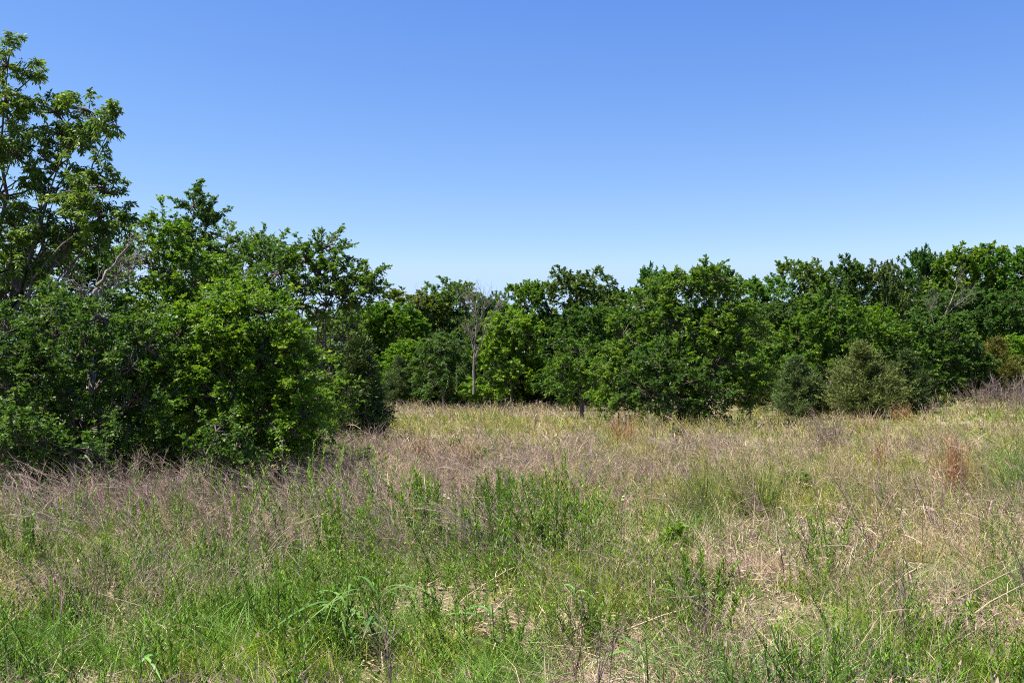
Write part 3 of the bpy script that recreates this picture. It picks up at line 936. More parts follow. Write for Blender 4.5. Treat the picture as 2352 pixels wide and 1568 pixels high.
def plant_field(x, y, wmin, seg, blades):
    """one tuft per spot; wmin is the narrowest blade worth building at that distance"""
    z = ground_z(x, y)
    W = weights(x, y)
    r = RNG.random(len(x))
    s = (np.cumsum(W, 1) < r[:, None]).sum(1).clip(0, 4)
    B = np.stack([x, y, z - 0.02], 1)
    patch = noise2(x, y, 2.3, 88)
    hs_all = np.clip(0.46 + 0.04 * y, 0.5, 1.0) * (0.62 + 0.85 * (0.6 * noise2(x, y, 0.55, 301) + 0.4 * noise2(x, y, 1.3, 303)))
    for i, nm in enumerate(SP):
        m = s == i
        if not m.any():
            continue
        b, dist, pt, hs = B[m], y[m], patch[m], hs_all[m]
        if nm == 'green':
            k = blades
            N = len(b) * k
            P = rep(b, k) + RNG.normal(size=(N, 3)) * [0.05, 0.05, 0.0]
            ts = rep(RNG.uniform(0.6, 1.6, len(b)) * hs, k)
            L = RNG.uniform(0.16, 0.44, N) * ts
            D = rand_dir(N, 0.32)
            bend = np.stack([RNG.normal(size=N) * .45 - .08, RNG.normal(size=N) * .45, -RNG.uniform(.05, .5, N)], 1)
            Wd = np.maximum(RNG.uniform(.003, .0075, N), wmin * rep(dist, k) * RNG.uniform(.7, 1.3, N))
            tc_ = rep(RNG.random((len(b), 1)), k)
            c = vary((0.090, 0.190, 0.014), N, .28) * (1 - tc_) + vary((0.170, 0.230, 0.020), N, .28) * tc_
            blue = rep(pt > 0.62, k)
            c[blue] = c[blue] * [0.75, 1.0, 1.3]
            ribbons(ACC[nm], P, D, L, Wd, bend, seg, c, c * [1.25, 1.12, .95])
        elif nm == 'straw':
            k = blades
            N = len(b) * k
            P = rep(b, k) + RNG.normal(size=(N, 3)) * [0.08, 0.08, 0.0] + np.abs(RNG.normal(size=(N, 1))) * [[0, 0, .05]]
            up_ = RNG.random(N)
            D = rand_dir(N, 0.4)
            flat_ = up_ < 0.62
            D[flat_] = nrm(D[flat_] + RNG.normal(size=(flat_.sum(), 3)) * [1.3, 1.3, .2])
            D[:, 2] = np.abs(D[:, 2]) * 0.9 + .05
            D = nrm(D)
            L = RNG.uniform(0.14, 0.5, N) * rep(RNG.uniform(.7, 1.3, len(b)) * hs, k)
            bend = np.stack([RNG.normal(size=N) * .5 - .1, RNG.normal(size=N) * .5, -RNG.uniform(.05, .5, N)], 1)
            Wd = np.maximum(RNG.uniform(.0025, .006, N), wmin * rep(dist, k) * RNG.uniform(.6, 1.2, N))
            tc_ = rep(RNG.random((len(b), 1)), k)
            c = vary((0.400, 0.300, 0.205), N, .32, .07) * tc_ + vary((0.290, 0.220, 0.172), N, .30, .06) * (1 - tc_)
            ribbons(ACC[nm], P, D, L, Wd, bend, max(2, seg - 1), c)
        elif nm == 'brown':
            k = max(2, blades // 3)
            N = len(b) * k
            P = rep(b, k) + RNG.normal(size=(N, 3)) * [0.07, 0.07, 0.0]
            ln0 = rep(noise2(b[:, 0], b[:, 1], 1.6, 555), k) - .35
            D = nrm(rand_dir(N, 0.2, (0, 0, 0)) - np.outer(ln0, [.35, 0, 0]))
            L = RNG.uniform(0.3, 0.66, N) * rep(RNG.uniform(.6, 1.3, len(b)) * hs, k)
            bend = np.stack([RNG.normal(size=N) * .2 - .5 * ln0, RNG.normal(size=N) * .18, -RNG.uniform(0, .2, N)], 1)
            Wd = np.maximum(RNG.uniform(.0022, .004, N), wmin * rep(dist, k) * RNG.uniform(.5, .9, N))
            c = vary((0.300, 0.222, 0.178), N, .30, .06)
            ribbons(ACC[nm], P, D, L, Wd, bend, 2, c)
            kb = 4 if blades > 8 else 2
            t_ = RNG.uniform(.35, .95, (N, kb))
            A = (P[:, None] + D[:, None] * (L[:, None] * t_)[..., None] + bend[:, None] * (L[:, None] * t_ ** 2)[..., None]).reshape(-1, 3)
            n2 = N * kb
            D2 = nrm(rep(D + bend, kb) + RNG.normal(size=(n2, 3)) * .42)
            b2 = np.stack([RNG.normal(size=n2) * .3 - .8 * rep(ln0, kb), RNG.normal(size=n2) * .2, -RNG.uniform(0, .3, n2)], 1)
            ribbons(ACC[nm], A, D2, rep(L, kb) * RNG.uniform(.14, .42, n2), rep(Wd, kb) * .75, b2, 2 if seg > 2 else 1, rep(c, kb) * RNG.uniform(.8, 1.3, (n2, 1)))
            tipp = P + D * L[:, None] + bend * L[:, None] + RNG.normal(size=(N, 3)) * .012
            sl_ = np.maximum(RNG.uniform(.015, .035, N), rep(dist, k) * .0012)
            leaves(ACC[nm], tipp, nrm(D + bend), nrm(RNG.normal(size=(N, 3))), sl_, sl_ * .4, c * RNG.uniform(.55, 1.1, (N, 1)), 0, True)
        elif nm == 'seed':
            k = max(3, int(blades * .7))
            N = len(b) * k
            P = rep(b, k) + RNG.normal(size=(N, 3)) * [0.06, 0.06, 0.0]
            D = rand_dir(N, 0.2)
            L = RNG.uniform(0.25, 0.62, N) * rep(RNG.uniform(.6, 1.3, len(b)) * hs, k)
            bend = np.stack([RNG.normal(size=N) * .25 - .08, RNG.normal(size=N) * .25, -RNG.uniform(0, .3, N)], 1)
            Wd = np.maximum(RNG.uniform(.0025, .005, N), wmin * rep(dist, k) * RNG.uniform(.6, 1.1, N))
            tc_ = rep(RNG.random((len(b), 1)), k)
            c = vary((0.165, 0.235, 0.016), N, .25) * (1 - tc_) + vary((0.300, 0.285, 0.055), N, .25) * tc_
            ribbons(ACC[nm], P, D, L, Wd, bend, 2, c, vary((0.36, 0.31, 0.10), N, .2, .05))
            sel = np.flatnonzero(RNG.random(N) < .5)
            kb = 4
            t_ = RNG.uniform(.72, 1.0, (len(sel), kb))
            A = (P[sel][:, None] + D[sel][:, None] * (L[sel][:, None] * t_)[..., None] + bend[sel][:, None] * (L[sel][:, None] * t_ ** 2)[..., None]).reshape(-1, 3)
            n2 = len(A)
            D2 = nrm(rep(D[sel] + bend[sel], kb) + RNG.normal(size=(n2, 3)) * .5)
            ln_ = np.maximum(RNG.uniform(.016, .034, n2), rep(dist, k)[np.repeat(sel, kb)] * .0012)
            leaves(ACC[nm], A, D2, nrm(RNG.normal(size=(n2, 3))), ln_, ln_ * .26, vary((0.36, 0.31, 0.12), n2, .2, .05))
        else:
            k = 2 if blades > 8 else 1
            N = len(b) * k
            P = rep(b, k) + RNG.normal(size=(N, 3)) * [0.05, 0.05, 0.0]
            D = rand_dir(N, 0.12, (-.03, 0, 0))
            L = RNG.uniform(0.2, 0.5, N) * rep(RNG.uniform(.7, 1.2, len(b)) * hs, k)
            bend = np.stack([RNG.normal(size=N) * .08, RNG.normal(size=N) * .08, np.zeros(N)], 1)
            ribbons(ACC[nm], P, D, L, np.full(N, .004), bend, 2, vary((0.09, 0.11, 0.04), N, .2))
            kb = 20 if blades > 8 else 12
            t_ = RNG.uniform(.18, 1.0, (N, kb))
            A = (P[:, None] + D[:, None] * (L[:, None] * t_)[..., None] + bend[:, None] * (L[:, None] * t_ ** 2)[..., None]).reshape(-1, 3)
            n2 = N * kb
            az = RNG.uniform(0, 6.283, n2)
            D2 = nrm(np.stack([np.cos(az), np.sin(az), RNG.uniform(.6, 1.8, n2)], 1))
            ln_ = np.maximum(RNG.uniform(.025, .05, n2) * (1.15 - .5 * t_.ravel()), rep(rep(dist, k), kb) * .0022)
            c = vary((0.090, 0.160, 0.011), n2, .25)
            yb = (t_.ravel() > .85)[:, None]
            c = np.where(yb, c * [1.6, 1.35, 1.0], c)
            leaves(ACC[nm], A, D2, nrm(UP + RNG.normal(size=(n2, 3)) * .5), ln_, ln_ * .3, c)


x, y = scatter(10000, 3.8, 9.5, 1.2)
plant_field(x, y, 0.00045, 3, 14)
x, y = scatter(14000, 9.5, 24, 1.4)
plant_field(x, y, 0.00055, 3, 12)
x, y = scatter(16500, 24, 74, 1.5)
plant_field(x, y, 0.0007, 2, 6)
# flat litter of broken straw on the soil
nl = 42000
d_ = np.interp(RNG.random(nl), np.linspace(0, 1, 200) ** 1.0, np.linspace(4.2, 16, 200) ** 1.0)
lx, ly = RNG.uniform(-1, 1, nl) * (0.57 * d_ + .5), d_
lz = ground_z(lx, ly) + RNG.uniform(.004, .05, nl)
az = RNG.uniform(0, 6.283, nl)
LIT = Acc()
leaves(LIT, np.stack([lx, ly, lz], 1), nrm(np.stack([np.cos(az), np.sin(az), RNG.normal(size=nl) * .3], 1)), nrm(UP + RNG.normal(size=(nl, 3)) * .35), RNG.uniform(.05, .22, nl), RNG.uniform(.004, .010, nl), vary((0.36, 0.275, 0.19), nl, .35, .07), 0, True)
tag(link('straw_litter', LIT.mesh('straw_litter', STRAW)), 'broken straw litter lying flat on the soil between the grass', None, None, 'stuff')
NAMES = {'green': ('green_grass', GRASS, 'fresh green grass blades filling the meadow floor'),
         'straw': ('dry_grass', STRAW, 'bleached straw coloured dead grass matted through the meadow'),
         'brown': ('dry_weeds', STRAW, 'purplish brown wispy dead weed stems spread over the meadow'),
         'seed': ('seeding_grass', GRASS, 'yellow green grass gone to seed across the meadow'),
         'leafy': ('leafy_weeds', GRASS, 'small upright leafy green weeds scattered through the meadow')}
for s in SP:
    nm, mt, lab = NAMES[s]
    tag(link(nm, ACC[s].mesh(nm, mt)), lab, None, None, 'stuff')
# ------------------------------------------------------------------ single plants of the meadow
def gpos(vx, vy, h=0.05):
    """foot of a plant seen at that place of the survey sheet"""
    d = np.arange(3.5, 75, 0.02)
    x_ = px(vx, d)
    hit = ground_z(x_, d) + h >= pz(vy, d)
    k_ = int(hit.argmax()) if hit.any() else len(d) - 1
    return np.array([x_[k_], d[k_], float(ground_z(x_[k_], d[k_])) - 0.02])


def copy_of(proto, loc, rz, sc, label=None, group=None, tint=None):
    o = proto.copy()
    COL.objects.link(o)
    o.location = loc
    o.rotation_euler = (0, 0, rz)
    o.scale = (sc, sc, sc)
    if label:
        o['label'] = label
    if group:
        o['group'] = group
    for ch in proto.children:
        c = ch.copy()
        COL.objects.link(c)
        c.parent = o
        if tint is not None:
            c.color = (*tint, 1)
    if tint is not None:
        o.color = (*tint, 1)
    return o


LANDMARKS = [(130, 1100, 'the dark elm thicket'), (560, 1090, 'the bright green elm bush'), (835, 1085, 'the small dark leafy plant'), (1012, 1235, 'the white flowered weed'),
             (570, 1330, 'the wide fan shaped dead weed'), (190, 1425, 'the dense green weed clump'), (800, 1500, 'the large broad bladed grass'), (640, 1560, 'the bare straw patch'),
             (1180, 1440, 'the dark hollow'), (1290, 1600, 'the thick drooping straw clump'), (1470, 1430, 'the slanting straw stalk'), (1270, 1290, 'the dark upright weed'),
             (1650, 1110, 'the yellow green grass patch'), (1830, 1140, 'the low yellow green bush'), (1900, 1260, 'the dry reed patch'), (2190, 1150, 'the tall rust red clump'),
             (2335, 1155, 'the dark green rush clump'), (1780, 1620, 'the blue green grass tufts'), (2200, 1420, 'the longest fallen stalk'), (1068, 1068, 'the arching pale bunchgrass'),
             (1428, 1015, 'the rust red bunchgrass'), (80, 1470, 'the arching pinkish straw'), (2200, 1590, 'the loose arching straw'), (1935, 1130, 'the pale upright bunchgrass'),
             (1200, 1175, 'the dark green grass clump'), (2290, 930, 'the olive brown cedar'), (960, 905, 'the small olive cedar'), (1480, 1610, 'the pair of long blades')]


def beside(vx, vy):
    """where a small plant stands, told by the nearest thing one can find"""
    dx = [(vx - a_) / 1.6 for a_, b_, c_ in LANDMARKS]
    dy = [(vy - b_) for a_, b_, c_ in LANDMARKS]
    k_ = int(np.argmin(np.hypot(dx, dy)))
    if abs(dx[k_]) > abs(dy[k_]):
        w_ = 'just left of ' if dx[k_] < 0 else 'just right of '
    else:
        w_ = 'behind ' if dy[k_] < 0 else 'in front of '
    return w_ + LANDMARKS[k_][2]


def place_all(protos, spots, label, group, smin=0.8, smax=1.2, tint=0.15, turn=6.28):
    """the first spots take the prototypes themselves, the others get copies; a spot may carry its own label"""
    for i, sp in enumerate(spots):
        pr = protos[i % len(protos)]
        grp = group
        f = RNG.uniform(smin, smax) * (sp[3] if len(sp) > 3 else 1.0)
        tn = tuple(1 + RNG.uniform(-tint, tint) * np.array([1, .7, 1]))
        lab = sp[2] if len(sp) > 2 and sp[2] else ('short ' if f < (smin + smax) / 2 else 'tall ') + label + ' ' + beside(sp[0], sp[1])
        loc = tuple(gpos(sp[0], sp[1]))
        rz = RNG.uniform(-turn / 2, turn / 2)
        if i < len(protos):
            pr.location = loc
            pr.rotation_euler = (0, 0, rz)
            pr.scale = (f, f, f)
            pr['label'] = lab
            pr['group'] = grp
        else:
            copy_of(pr, loc, rz, f, lab, grp, tn)


# upright leafy green weeds: stems and narrow leaves
def green_weed(H, ns, spread_):
    e_ = empty('green_weed', (0, 0, 0), 'upright leafy green weed', 'weed')
    st, lf = Acc(), Acc()
    B = RNG.normal(size=(ns, 3)) * [spread_, spread_, 0]
    D = nrm(B * 1.6 + UP * .45 + RNG.normal(size=(ns, 3)) * .05)
    L = H * RNG.uniform(.65, 1.1, ns)
    t_ = np.linspace(0, 1, 5)
    bend = RNG.normal(size=(ns, 3)) * [.08, .08, 0]
    P = B[:, None] + D[:, None] * (L[:, None] * t_)[..., None] + bend[:, None] * (L[:, None] * t_ ** 2)[..., None]
    tubes(st, P, 0.0035 * np.linspace(1, .5, 5)[None] * np.ones((ns, 1)), 4, (0.12, 0.13, 0.05))
    k = 74
    u = np.linspace(.14, 1.0, k)[None] + RNG.uniform(-.01, .01, (ns, k))
    A = (B[:, None] + D[:, None] * (L[:, None] * u)[..., None] + bend[:, None] * (L[:, None] * u ** 2)[..., None]).reshape(-1, 3)
    az = (np.arange(k) * 2.4)[None] + RNG.uniform(0, 6.28, (ns, 1)) + RNG.normal(size=(ns, k)) * .3
    az = az.ravel()
    u = u.ravel()
    D2 = nrm(np.stack([np.cos(az), np.sin(az), .55 + 1.0 * u + RNG.normal(size=len(az)) * .25], 1))
    ln_ = RNG.uniform(.05, .085, len(az)) * (1.15 - .65 * u)
    c = vary((0.085, 0.165, 0.009), len(az), .25) * (1 + .6 * (u > .9))[:, None]
    leaves(lf, A, D2, nrm(UP + RNG.normal(size=(len(az), 3)) * .3), ln_, ln_ * .27, c, .1)
    link('stem', st.mesh('weed_stem', GRASS), e_)
    link('foliage', lf.mesh('weed_foliage', GRASS), e_)
    return e_


gw = [green_weed(.66, 7, .06), green_weed(.78, 4, .04), green_weed(.58, 9, .09), green_weed(.7, 3, .03), green_weed(.5, 6, .05), green_weed(.8, 12, .12)]
spots = [(190, 1425, 'dense dark green leafy weed clump near the lower left, between two dry twigs', 1.4), (590, 1485, 'big bushy leafy green weed left of the broad bladed grass', 1.4), (742, 1490, 'tall slim leafy green weed touching the broad bladed grass', 1.35),
         (690, 1580, 'slender leafy weed rising from the bare straw patch at the bottom', 1.35), (510, 1610, 'short bushy leafy weed at the bottom edge left of the straw patch', 1.2), (1270, 1290, 'dark upright leafy weed in the centre of the meadow', 1.3),
         (1600, 1440, 'leafy weed tangled with a dead brown stem right of centre', 1.4), (1850, 1340, 'leafy weed at the left foot of the bleached reed patch', 1.3), (1860, 1610, 'leafy weed in front of the blue green grass tuft at the bottom right', 1.3),
         (2110, 1625, 'spreading leafy weed at the bottom edge, far right of the blue green tuft', 1.1)]
hand = [(140, 1440), (240, 1400), (270, 1330), (110, 1380), (420, 1400), (390, 1380), (610, 1440), (640, 1470), (560, 1430), (470, 1430), (735, 1430), (130, 1620), (330, 1330), (860, 1300), (1050, 1290), (990, 1330), (960, 1250), (900, 1240), (1160, 1220), (1190, 1180),
        (1590, 1370), (1630, 1460), (1570, 1410), (1820, 1360), (1880, 1370), (1905, 1330), (2060, 1600), (2180, 1630), (2340, 1600), (2300, 1640), (1980, 1640), (1900, 1650), (800, 1640), (1100, 1330), (1340, 1290), (1390, 1310), (1480, 1300), (30, 1330), (60, 1290), (170, 1260),
        (250, 1240), (90, 1230), (330, 1230), (400, 1210), (480, 1300), (520, 1290), (700, 1350), (780, 1340), (1000, 1420), (1060, 1500), (1290, 1480), (1170, 1500), (1380, 1480), (880, 1480), (400, 1560), (250, 1600), (60, 1530), (640, 1660)]
spots += hand
for _ in range(55):
    spots.append((np.random.default_rng(len(spots)).uniform(-20, 1350), np.random.default_rng(len(spots) + 900).uniform(1170, 1330), '', 1.45))
RW = np.random.default_rng(5)
for _ in range(45):
    vy = 1130 + 500 * RW.random() ** 1.3
    spots.append((RW.uniform(-20, 2380) if vy > 1250 else RW.uniform(-20, 1400), vy))
place_all(gw, spots, 'leafy green weed', 'leafy green weeds in the meadow', .5, .82, .3)


# dead wispy weeds
def wisp(acc, H, ns, lean, spread_, fan=.3, w0=.005, col=(0.265, 0.195, 0.160), nb=9, n2=6, cv=.18):
    B = RNG.normal(size=(ns, 3)) * [spread_, spread_, 0]
    D = nrm(np.stack([RNG.normal(size=ns) * fan + lean * .5, RNG.normal(size=ns) * fan, np.ones(ns)], 1))
    L = H * RNG.uniform(.7, 1.1, ns)
    bend = np.stack([np.full(ns, lean) * RNG.uniform(.3, 1, ns), RNG.normal(size=ns) * .1, -np.full(ns, .12)], 1)
    c0 = vary(col, ns, cv, .05)
    ribbons(acc, B, D, L, np.full(ns, w0 * 1.25), bend, 4, c0)
    t_ = RNG.uniform(.3, .97, (ns, nb))
    A = (B[:, None] + D[:, None] * (L[:, None] * t_)[..., None] + bend[:, None] * (L[:, None] * t_ ** 2)[..., None]).reshape(-1, 3)
    n_ = ns * nb
    D2 = nrm(rep(D + bend * .8, nb) + RNG.normal(size=(n_, 3)) * .33)
    L2 = rep(L, nb) * RNG.uniform(.2, .45, n_)
    b2 = np.stack([RNG.normal(size=n_) * .15 + lean * .7, RNG.normal(size=n_) * .15, -RNG.uniform(0, .25, n_)], 1)
    ribbons(acc, A, D2, L2, np.full(n_, w0 * .8), b2, 3, rep(c0, nb) * RNG.uniform(.8, 1.25, (n_, 1)))
    t3 = RNG.uniform(.2, .95, (n_, n2))
    A3 = (A[:, None] + D2[:, None] * (L2[:, None] * t3)[..., None] + b2[:, None] * (L2[:, None] * t3 ** 2)[..., None]).reshape(-1, 3)
    n3 = n_ * n2
    D3 = nrm(rep(D2 + b2, n2) + RNG.normal(size=(n3, 3)) * .4)
    ribbons(acc, A3, D3, rep(L2, n2) * RNG.uniform(.15, .4, n3), np.full(n3, w0 * .55), np.stack([np.full(n3, lean * .5), np.zeros(n3), np.zeros(n3)], 1), 1, rep(rep(c0, nb), n2) * RNG.uniform(.8, 1.3, (n3, 1)))


def single(name, build, mat, label, cat):
    a_ = Acc()
    build(a_)
    return tag(link(name, a_.mesh(name, mat)), label, cat)


dw = [single('dry_weed', lambda a_, q=q: wisp(a_, *q), STRAW, 'dead weed', 'weed') for q in
      [(.75, 9, -.55, .06), (.85, 7, -.7, .05), (.7, 11, -.35, .08), (.8, 6, -.2, .05, .2), (.62, 8, -.5, .07)]]
dspots = [(130, 1215, 'dead weed swept hard to the left against the dark thicket, lower left', 1.1), (205, 1200, 'tallest dead weed standing before the black shade of the thicket', 1.15), (310, 1195, 'dead weed with two long bare tips before the thicket shade', 1.0),
          (5, 1230, 'dead brown weed cut by the left edge of the photo', 1.1)]
dspots += [(250, 1200), (360, 1195), (400, 1190), (440, 1180), (480, 1185), (530, 1175), (580, 1165), (620, 1160), (660, 1150), (700, 1150), (740, 1140), (70, 1220), (40, 1230), (165, 1215), (330, 1210), (290, 1225)]
for _ in range(60):
    dspots.append((RW.uniform(-20, 1500), RW.uniform(1090, 1300)))
for _ in range(30):
    dspots.append((RW.uniform(650, 1700), RW.uniform(1040, 1120)))
for _ in range(22):
    dspots.append((RW.uniform(1600, 2380), RW.uniform(1000, 1250)))
place_all(dw, dspots, 'wispy brown dead weed', 'wispy dead weeds', .75, 1.05, .12, .9)
fan = single('dry_weed', lambda a_: wisp(a_, .85, 12, .05, .03, .55, .005, (0.28, 0.21, 0.15)), STRAW, 'wide fan shaped dead weed with straw coloured branches left of centre', 'weed')
fan.location = tuple(gpos(570, 1330))
for vx, vy, H, lab in [(905, 1650, .75, 'dark bare dead stem standing at the bottom left of the arching dry grass'), (1640, 1570, .95, 'tall dead brown stem with wispy side twigs right of the slanting straw stalk'),
                       (2085, 1540, .95, 'dead brown stem rising through the bleached reed patch on the right'), (2345, 1540, 1.0, 'dead brown stem at the lower right edge'), (1330, 1640, .65, 'dark dead stem at the bottom centre above the drooping thatch'),
                       (1385, 1660, .6, 'second dark dead stem at the bottom centre, leaning right'), (140, 1480, .8, 'thin dark twig in front of the dense green weed clump'), (215, 1440, .75, 'thin dark twig at the right of the dense green weed clump')]:
    o = single('dry_weed', lambda a_: wisp(a_, H, 2, RNG.uniform(-.15, .1), .015, .06, .0055, (0.17, 0.12, 0.105), 12, 5), STRAW, lab, 'weed')
    o.location = tuple(gpos(vx, vy))


# bunch grasses
def bunch(acc, H, nb_, spread_, fan_, col, tip, w=.006, droop_=.3, seed_=False):
    B = RNG.normal(size=(nb_, 3)) * [spread_, spread_, 0]
    D = nrm(np.stack([RNG.normal(size=nb_) * fan_, RNG.normal(size=nb_) * fan_, np.ones(nb_)], 1) + B * 1.2)
    L = H * RNG.uniform(.5, 1.1, nb_)
    bend = np.stack([RNG.normal(size=nb_) * .15 - .05, RNG.normal(size=nb_) * .15, -RNG.uniform(0, droop_, nb_)], 1)
    ribbons(acc, B, D, L, w * RNG.uniform(.7, 1.3, nb_), bend, 4, vary(col, nb_, .22, .06), vary(tip, nb_, .2, .06))
    n_ = nb_ * 3
    t_ = RNG.uniform(.25, .9, (nb_, 3))
    A = (B[:, None] + D[:, None] * (L[:, None] * t_)[..., None] + bend[:, None] * (L[:, None] * t_ ** 2)[..., None]).reshape(-1, 3)
    D2 = nrm(rep(D + bend, 3) + RNG.normal(size=(n_, 3)) * .35)
    b2 = RNG.normal(size=(n_, 3)) * .5 + [0, 0, -.3]
    ribbons(acc, A, D2, rep(L, 3) * RNG.uniform(.06, .16, n_), np.full(n_, w * .9), b2, 2, vary(tip, n_, .25, .06))


RUST, RUSTT = (0.25, 0.098, 0.040), (0.34, 0.19, 0.105)
PALE, PALET = (0.30, 0.215, 0.14), (0.38, 0.29, 0.2)
GREEN, GREENT = (0.05, 0.125, 0.02), (0.10, 0.18, 0.035)
for vx, vy, H, nb_, sp_, fn, c1, c2, lab, nm in [
        (2190, 1150, 1.15, 90, .06, .05, RUST, RUSTT, 'tall rust red bunchgrass clump standing upright on the right', 'bunchgrass'),
        (2245, 1150, .8, 16, .02, .05, RUST, RUSTT, 'thin rust red grass wisp just right of the tall rust red clump', 'bunchgrass'),
        (2065, 1120, .5, 22, .05, .12, (0.24, .14, .07), PALET, 'small orange brown bunchgrass left of the tall rust red clump', 'bunchgrass'),
        (2020, 1062, .6, 22, .06, .12, RUST, RUSTT, 'short reddish grass clump behind the small orange brown one', 'bunchgrass'),
        (1935, 1130, .85, 60, .13, .14, PALE, PALET, 'pale straw coloured upright bunchgrass right of the yellow green grass', 'bunchgrass'),
        (965, 1080, .95, 50, .09, .13, (0.26, .16, .085), (0.35, .24, .14), 'upright orange tan bunchgrass left of the arching one', 'bunchgrass'),
        (1068, 1068, .9, 60, .08, .5, PALE, (0.42, .31, .2), 'arching pale orange bunchgrass in the middle distance', 'bunchgrass'),
        (1428, 1015, 1.0, 46, .12, .16, RUST, RUSTT, 'rust red bunchgrass in front of the broad feathery elm', 'bunchgrass'),
        (2068, 965, .9, 40, .14, .15, RUST, RUSTT, 'reddish grass clump at the foot of the very dark cedar', 'bunchgrass'),
        (1990, 985, .9, 40, .16, .15, (0.26, .16, .085), PALET, 'tan grass clump in front of the pale olive cedar', 'bunchgrass'),
        (1905, 1020, 1.0, 60, .16, .2, (0.17, .125, .11), (.22, .165, .15), 'purplish dead grass clump in front of the pale olive cedar', 'bunchgrass'),
        (2335, 1155, 1.0, 140, .13, .28, GREEN, GREENT, 'dark green rush clump at the right edge of the meadow', 'rush_clump'),
        (2290, 1170, .4, 120, .16, .5, (0.085, .19, .04), (.16, .26, .07), 'bright green grass cushion below the dark green rush clump', 'grass_clump'),
        (1610, 1190, .85, 100, .1, .2, (0.07, .15, .02), (.16, .19, .04), 'tall green grass clump at the left of the yellow green patch', 'grass_clump'),
        (1725, 1180, .85, 130, .13, .2, (0.08, .16, .02), (.17, .2, .04), 'tall fresh green grass clump in the yellow green patch', 'grass_clump'),
        (1200, 1175, .7, 60, .14, .18, GREEN, GREENT, 'dark green grass clump near the centre behind the white flowers', 'grass_clump'),
        (1730, 1640, .5, 60, .14, .16, (0.070, .165, .028), (.12, .22, .045), 'blue green grass tuft at the lower right, left half', 'grass_clump'),
        (1840, 1600, .5, 60, .14, .16, (0.070, .165, .028), (.12, .22, .045), 'blue green grass tuft at the lower right, right half', 'grass_clump'),
        (1650, 1660, .42, 50, .16, .2, (0.075, .165, .025), (.12, .22, .04), 'low blue green grass tuft at the bottom right of centre', 'grass_clump')]:
    o = single(nm, lambda a_: bunch(a_, H * 1.08, int(nb_ * 2.2), sp_, fn, c1, c2, .0075 if vy > 1100 else .014), GRASS, lab, 'grass')
    o.location = tuple(gpos(vx, vy))
    if nm == 'grass_clump':
        o['group'] = 'green grass clumps'


# arching dry grass
def arch(acc, nb_, L0, dirx, spread_, col, w=.0062, rise=1.05):
    col = np.array(col) * 1.3
    B = RNG.normal(size=(nb_, 3)) * [spread_, spread_, 0]
    D = nrm(np.stack([dirx * .8 + RNG.normal(size=nb_) * .5, RNG.normal(size=nb_) * .5, np.full(nb_, rise)], 1))
    L = L0 * RNG.uniform(.6, 1.15, nb_)
    bend = np.stack([dirx * .5 + RNG.normal(size=nb_) * .2, RNG.normal(size=nb_) * .25, -RNG.uniform(.75, 1.15, nb_) * D[:, 2]], 1)
    c = vary(col, nb_, .2, .06)
    ribbons(acc, B, D, L, np.full(nb_, w), bend, 6, c, None, .6)
    n_ = nb_ * 5
    t_ = RNG.uniform(.4, .98, (nb_, 5))
    A = (B[:, None] + D[:, None] * (L[:, None] * t_)[..., None] + bend[:, None] * (L[:, None] * t_ ** 2)[..., None]).reshape(-1, 3)
    D2 = nrm(rep(D + bend, 5) + RNG.normal(size=(n_, 3)) * .3)
    ribbons(acc, A, D2, rep(L, 5) * RNG.uniform(.08, .22, n_), np.full(n_, w * .7), RNG.normal(size=(n_, 3)) * .2 + [0, 0, -.3], 2, rep(c, 5) * RNG.uniform(.8, 1.2, (n_, 1)))


for vx, vy, nb_, L0, dx, sp_, c, lab in [
        (1050, 1440, 46, .75, .9, .05, (0.30, 0.215, 0.155), 'arching dry grass clump bending right over a dark hollow, bottom centre'),
        (1300, 1450, 60, .6, .7, .07, (0.32, 0.245, 0.17), 'arching straw coloured grass clump right of the dark hollow'),
        (1290, 1600, 130, .62, .8, .09, (0.31, 0.25, 0.2), 'thick drooping clump of grey straw at the bottom centre'),
        (780, 1625, 110, .42, -.1, .06, (0.31, 0.25, 0.2), 'low drooping mound of grey straw at the bottom, below the broad bladed grass'),
        (1150, 1640, 60, .5, .3, .1, (0.26, 0.2, 0.145), 'thin arching straw at the bottom edge left of the thick drooping clump'),
        (80, 1470, 50, .5, .4, .08, (0.3, 0.23, 0.17), 'arching pinkish straw at the lower left corner'),
        (330, 1460, 26, .6, .6, .06, (0.3, 0.24, 0.17), 'fine arching straw right of the dense green weed clump'),
        (1400, 1560, 40, .6, .9, .05, (0.28, 0.22, 0.15), 'fine arching straw beside the broad green blades, right of the thick drooping clump'),
        (2200, 1590, 50, .7, -.7, .1, (0.3, 0.235, 0.17), 'loose arching straw near the bottom right corner')]:
    o = single('dry_grass_clump', lambda a_: arch(a_, nb_, L0, dx, sp_, c), STRAW, lab, 'grass')
    o.location = tuple(gpos(vx, vy))


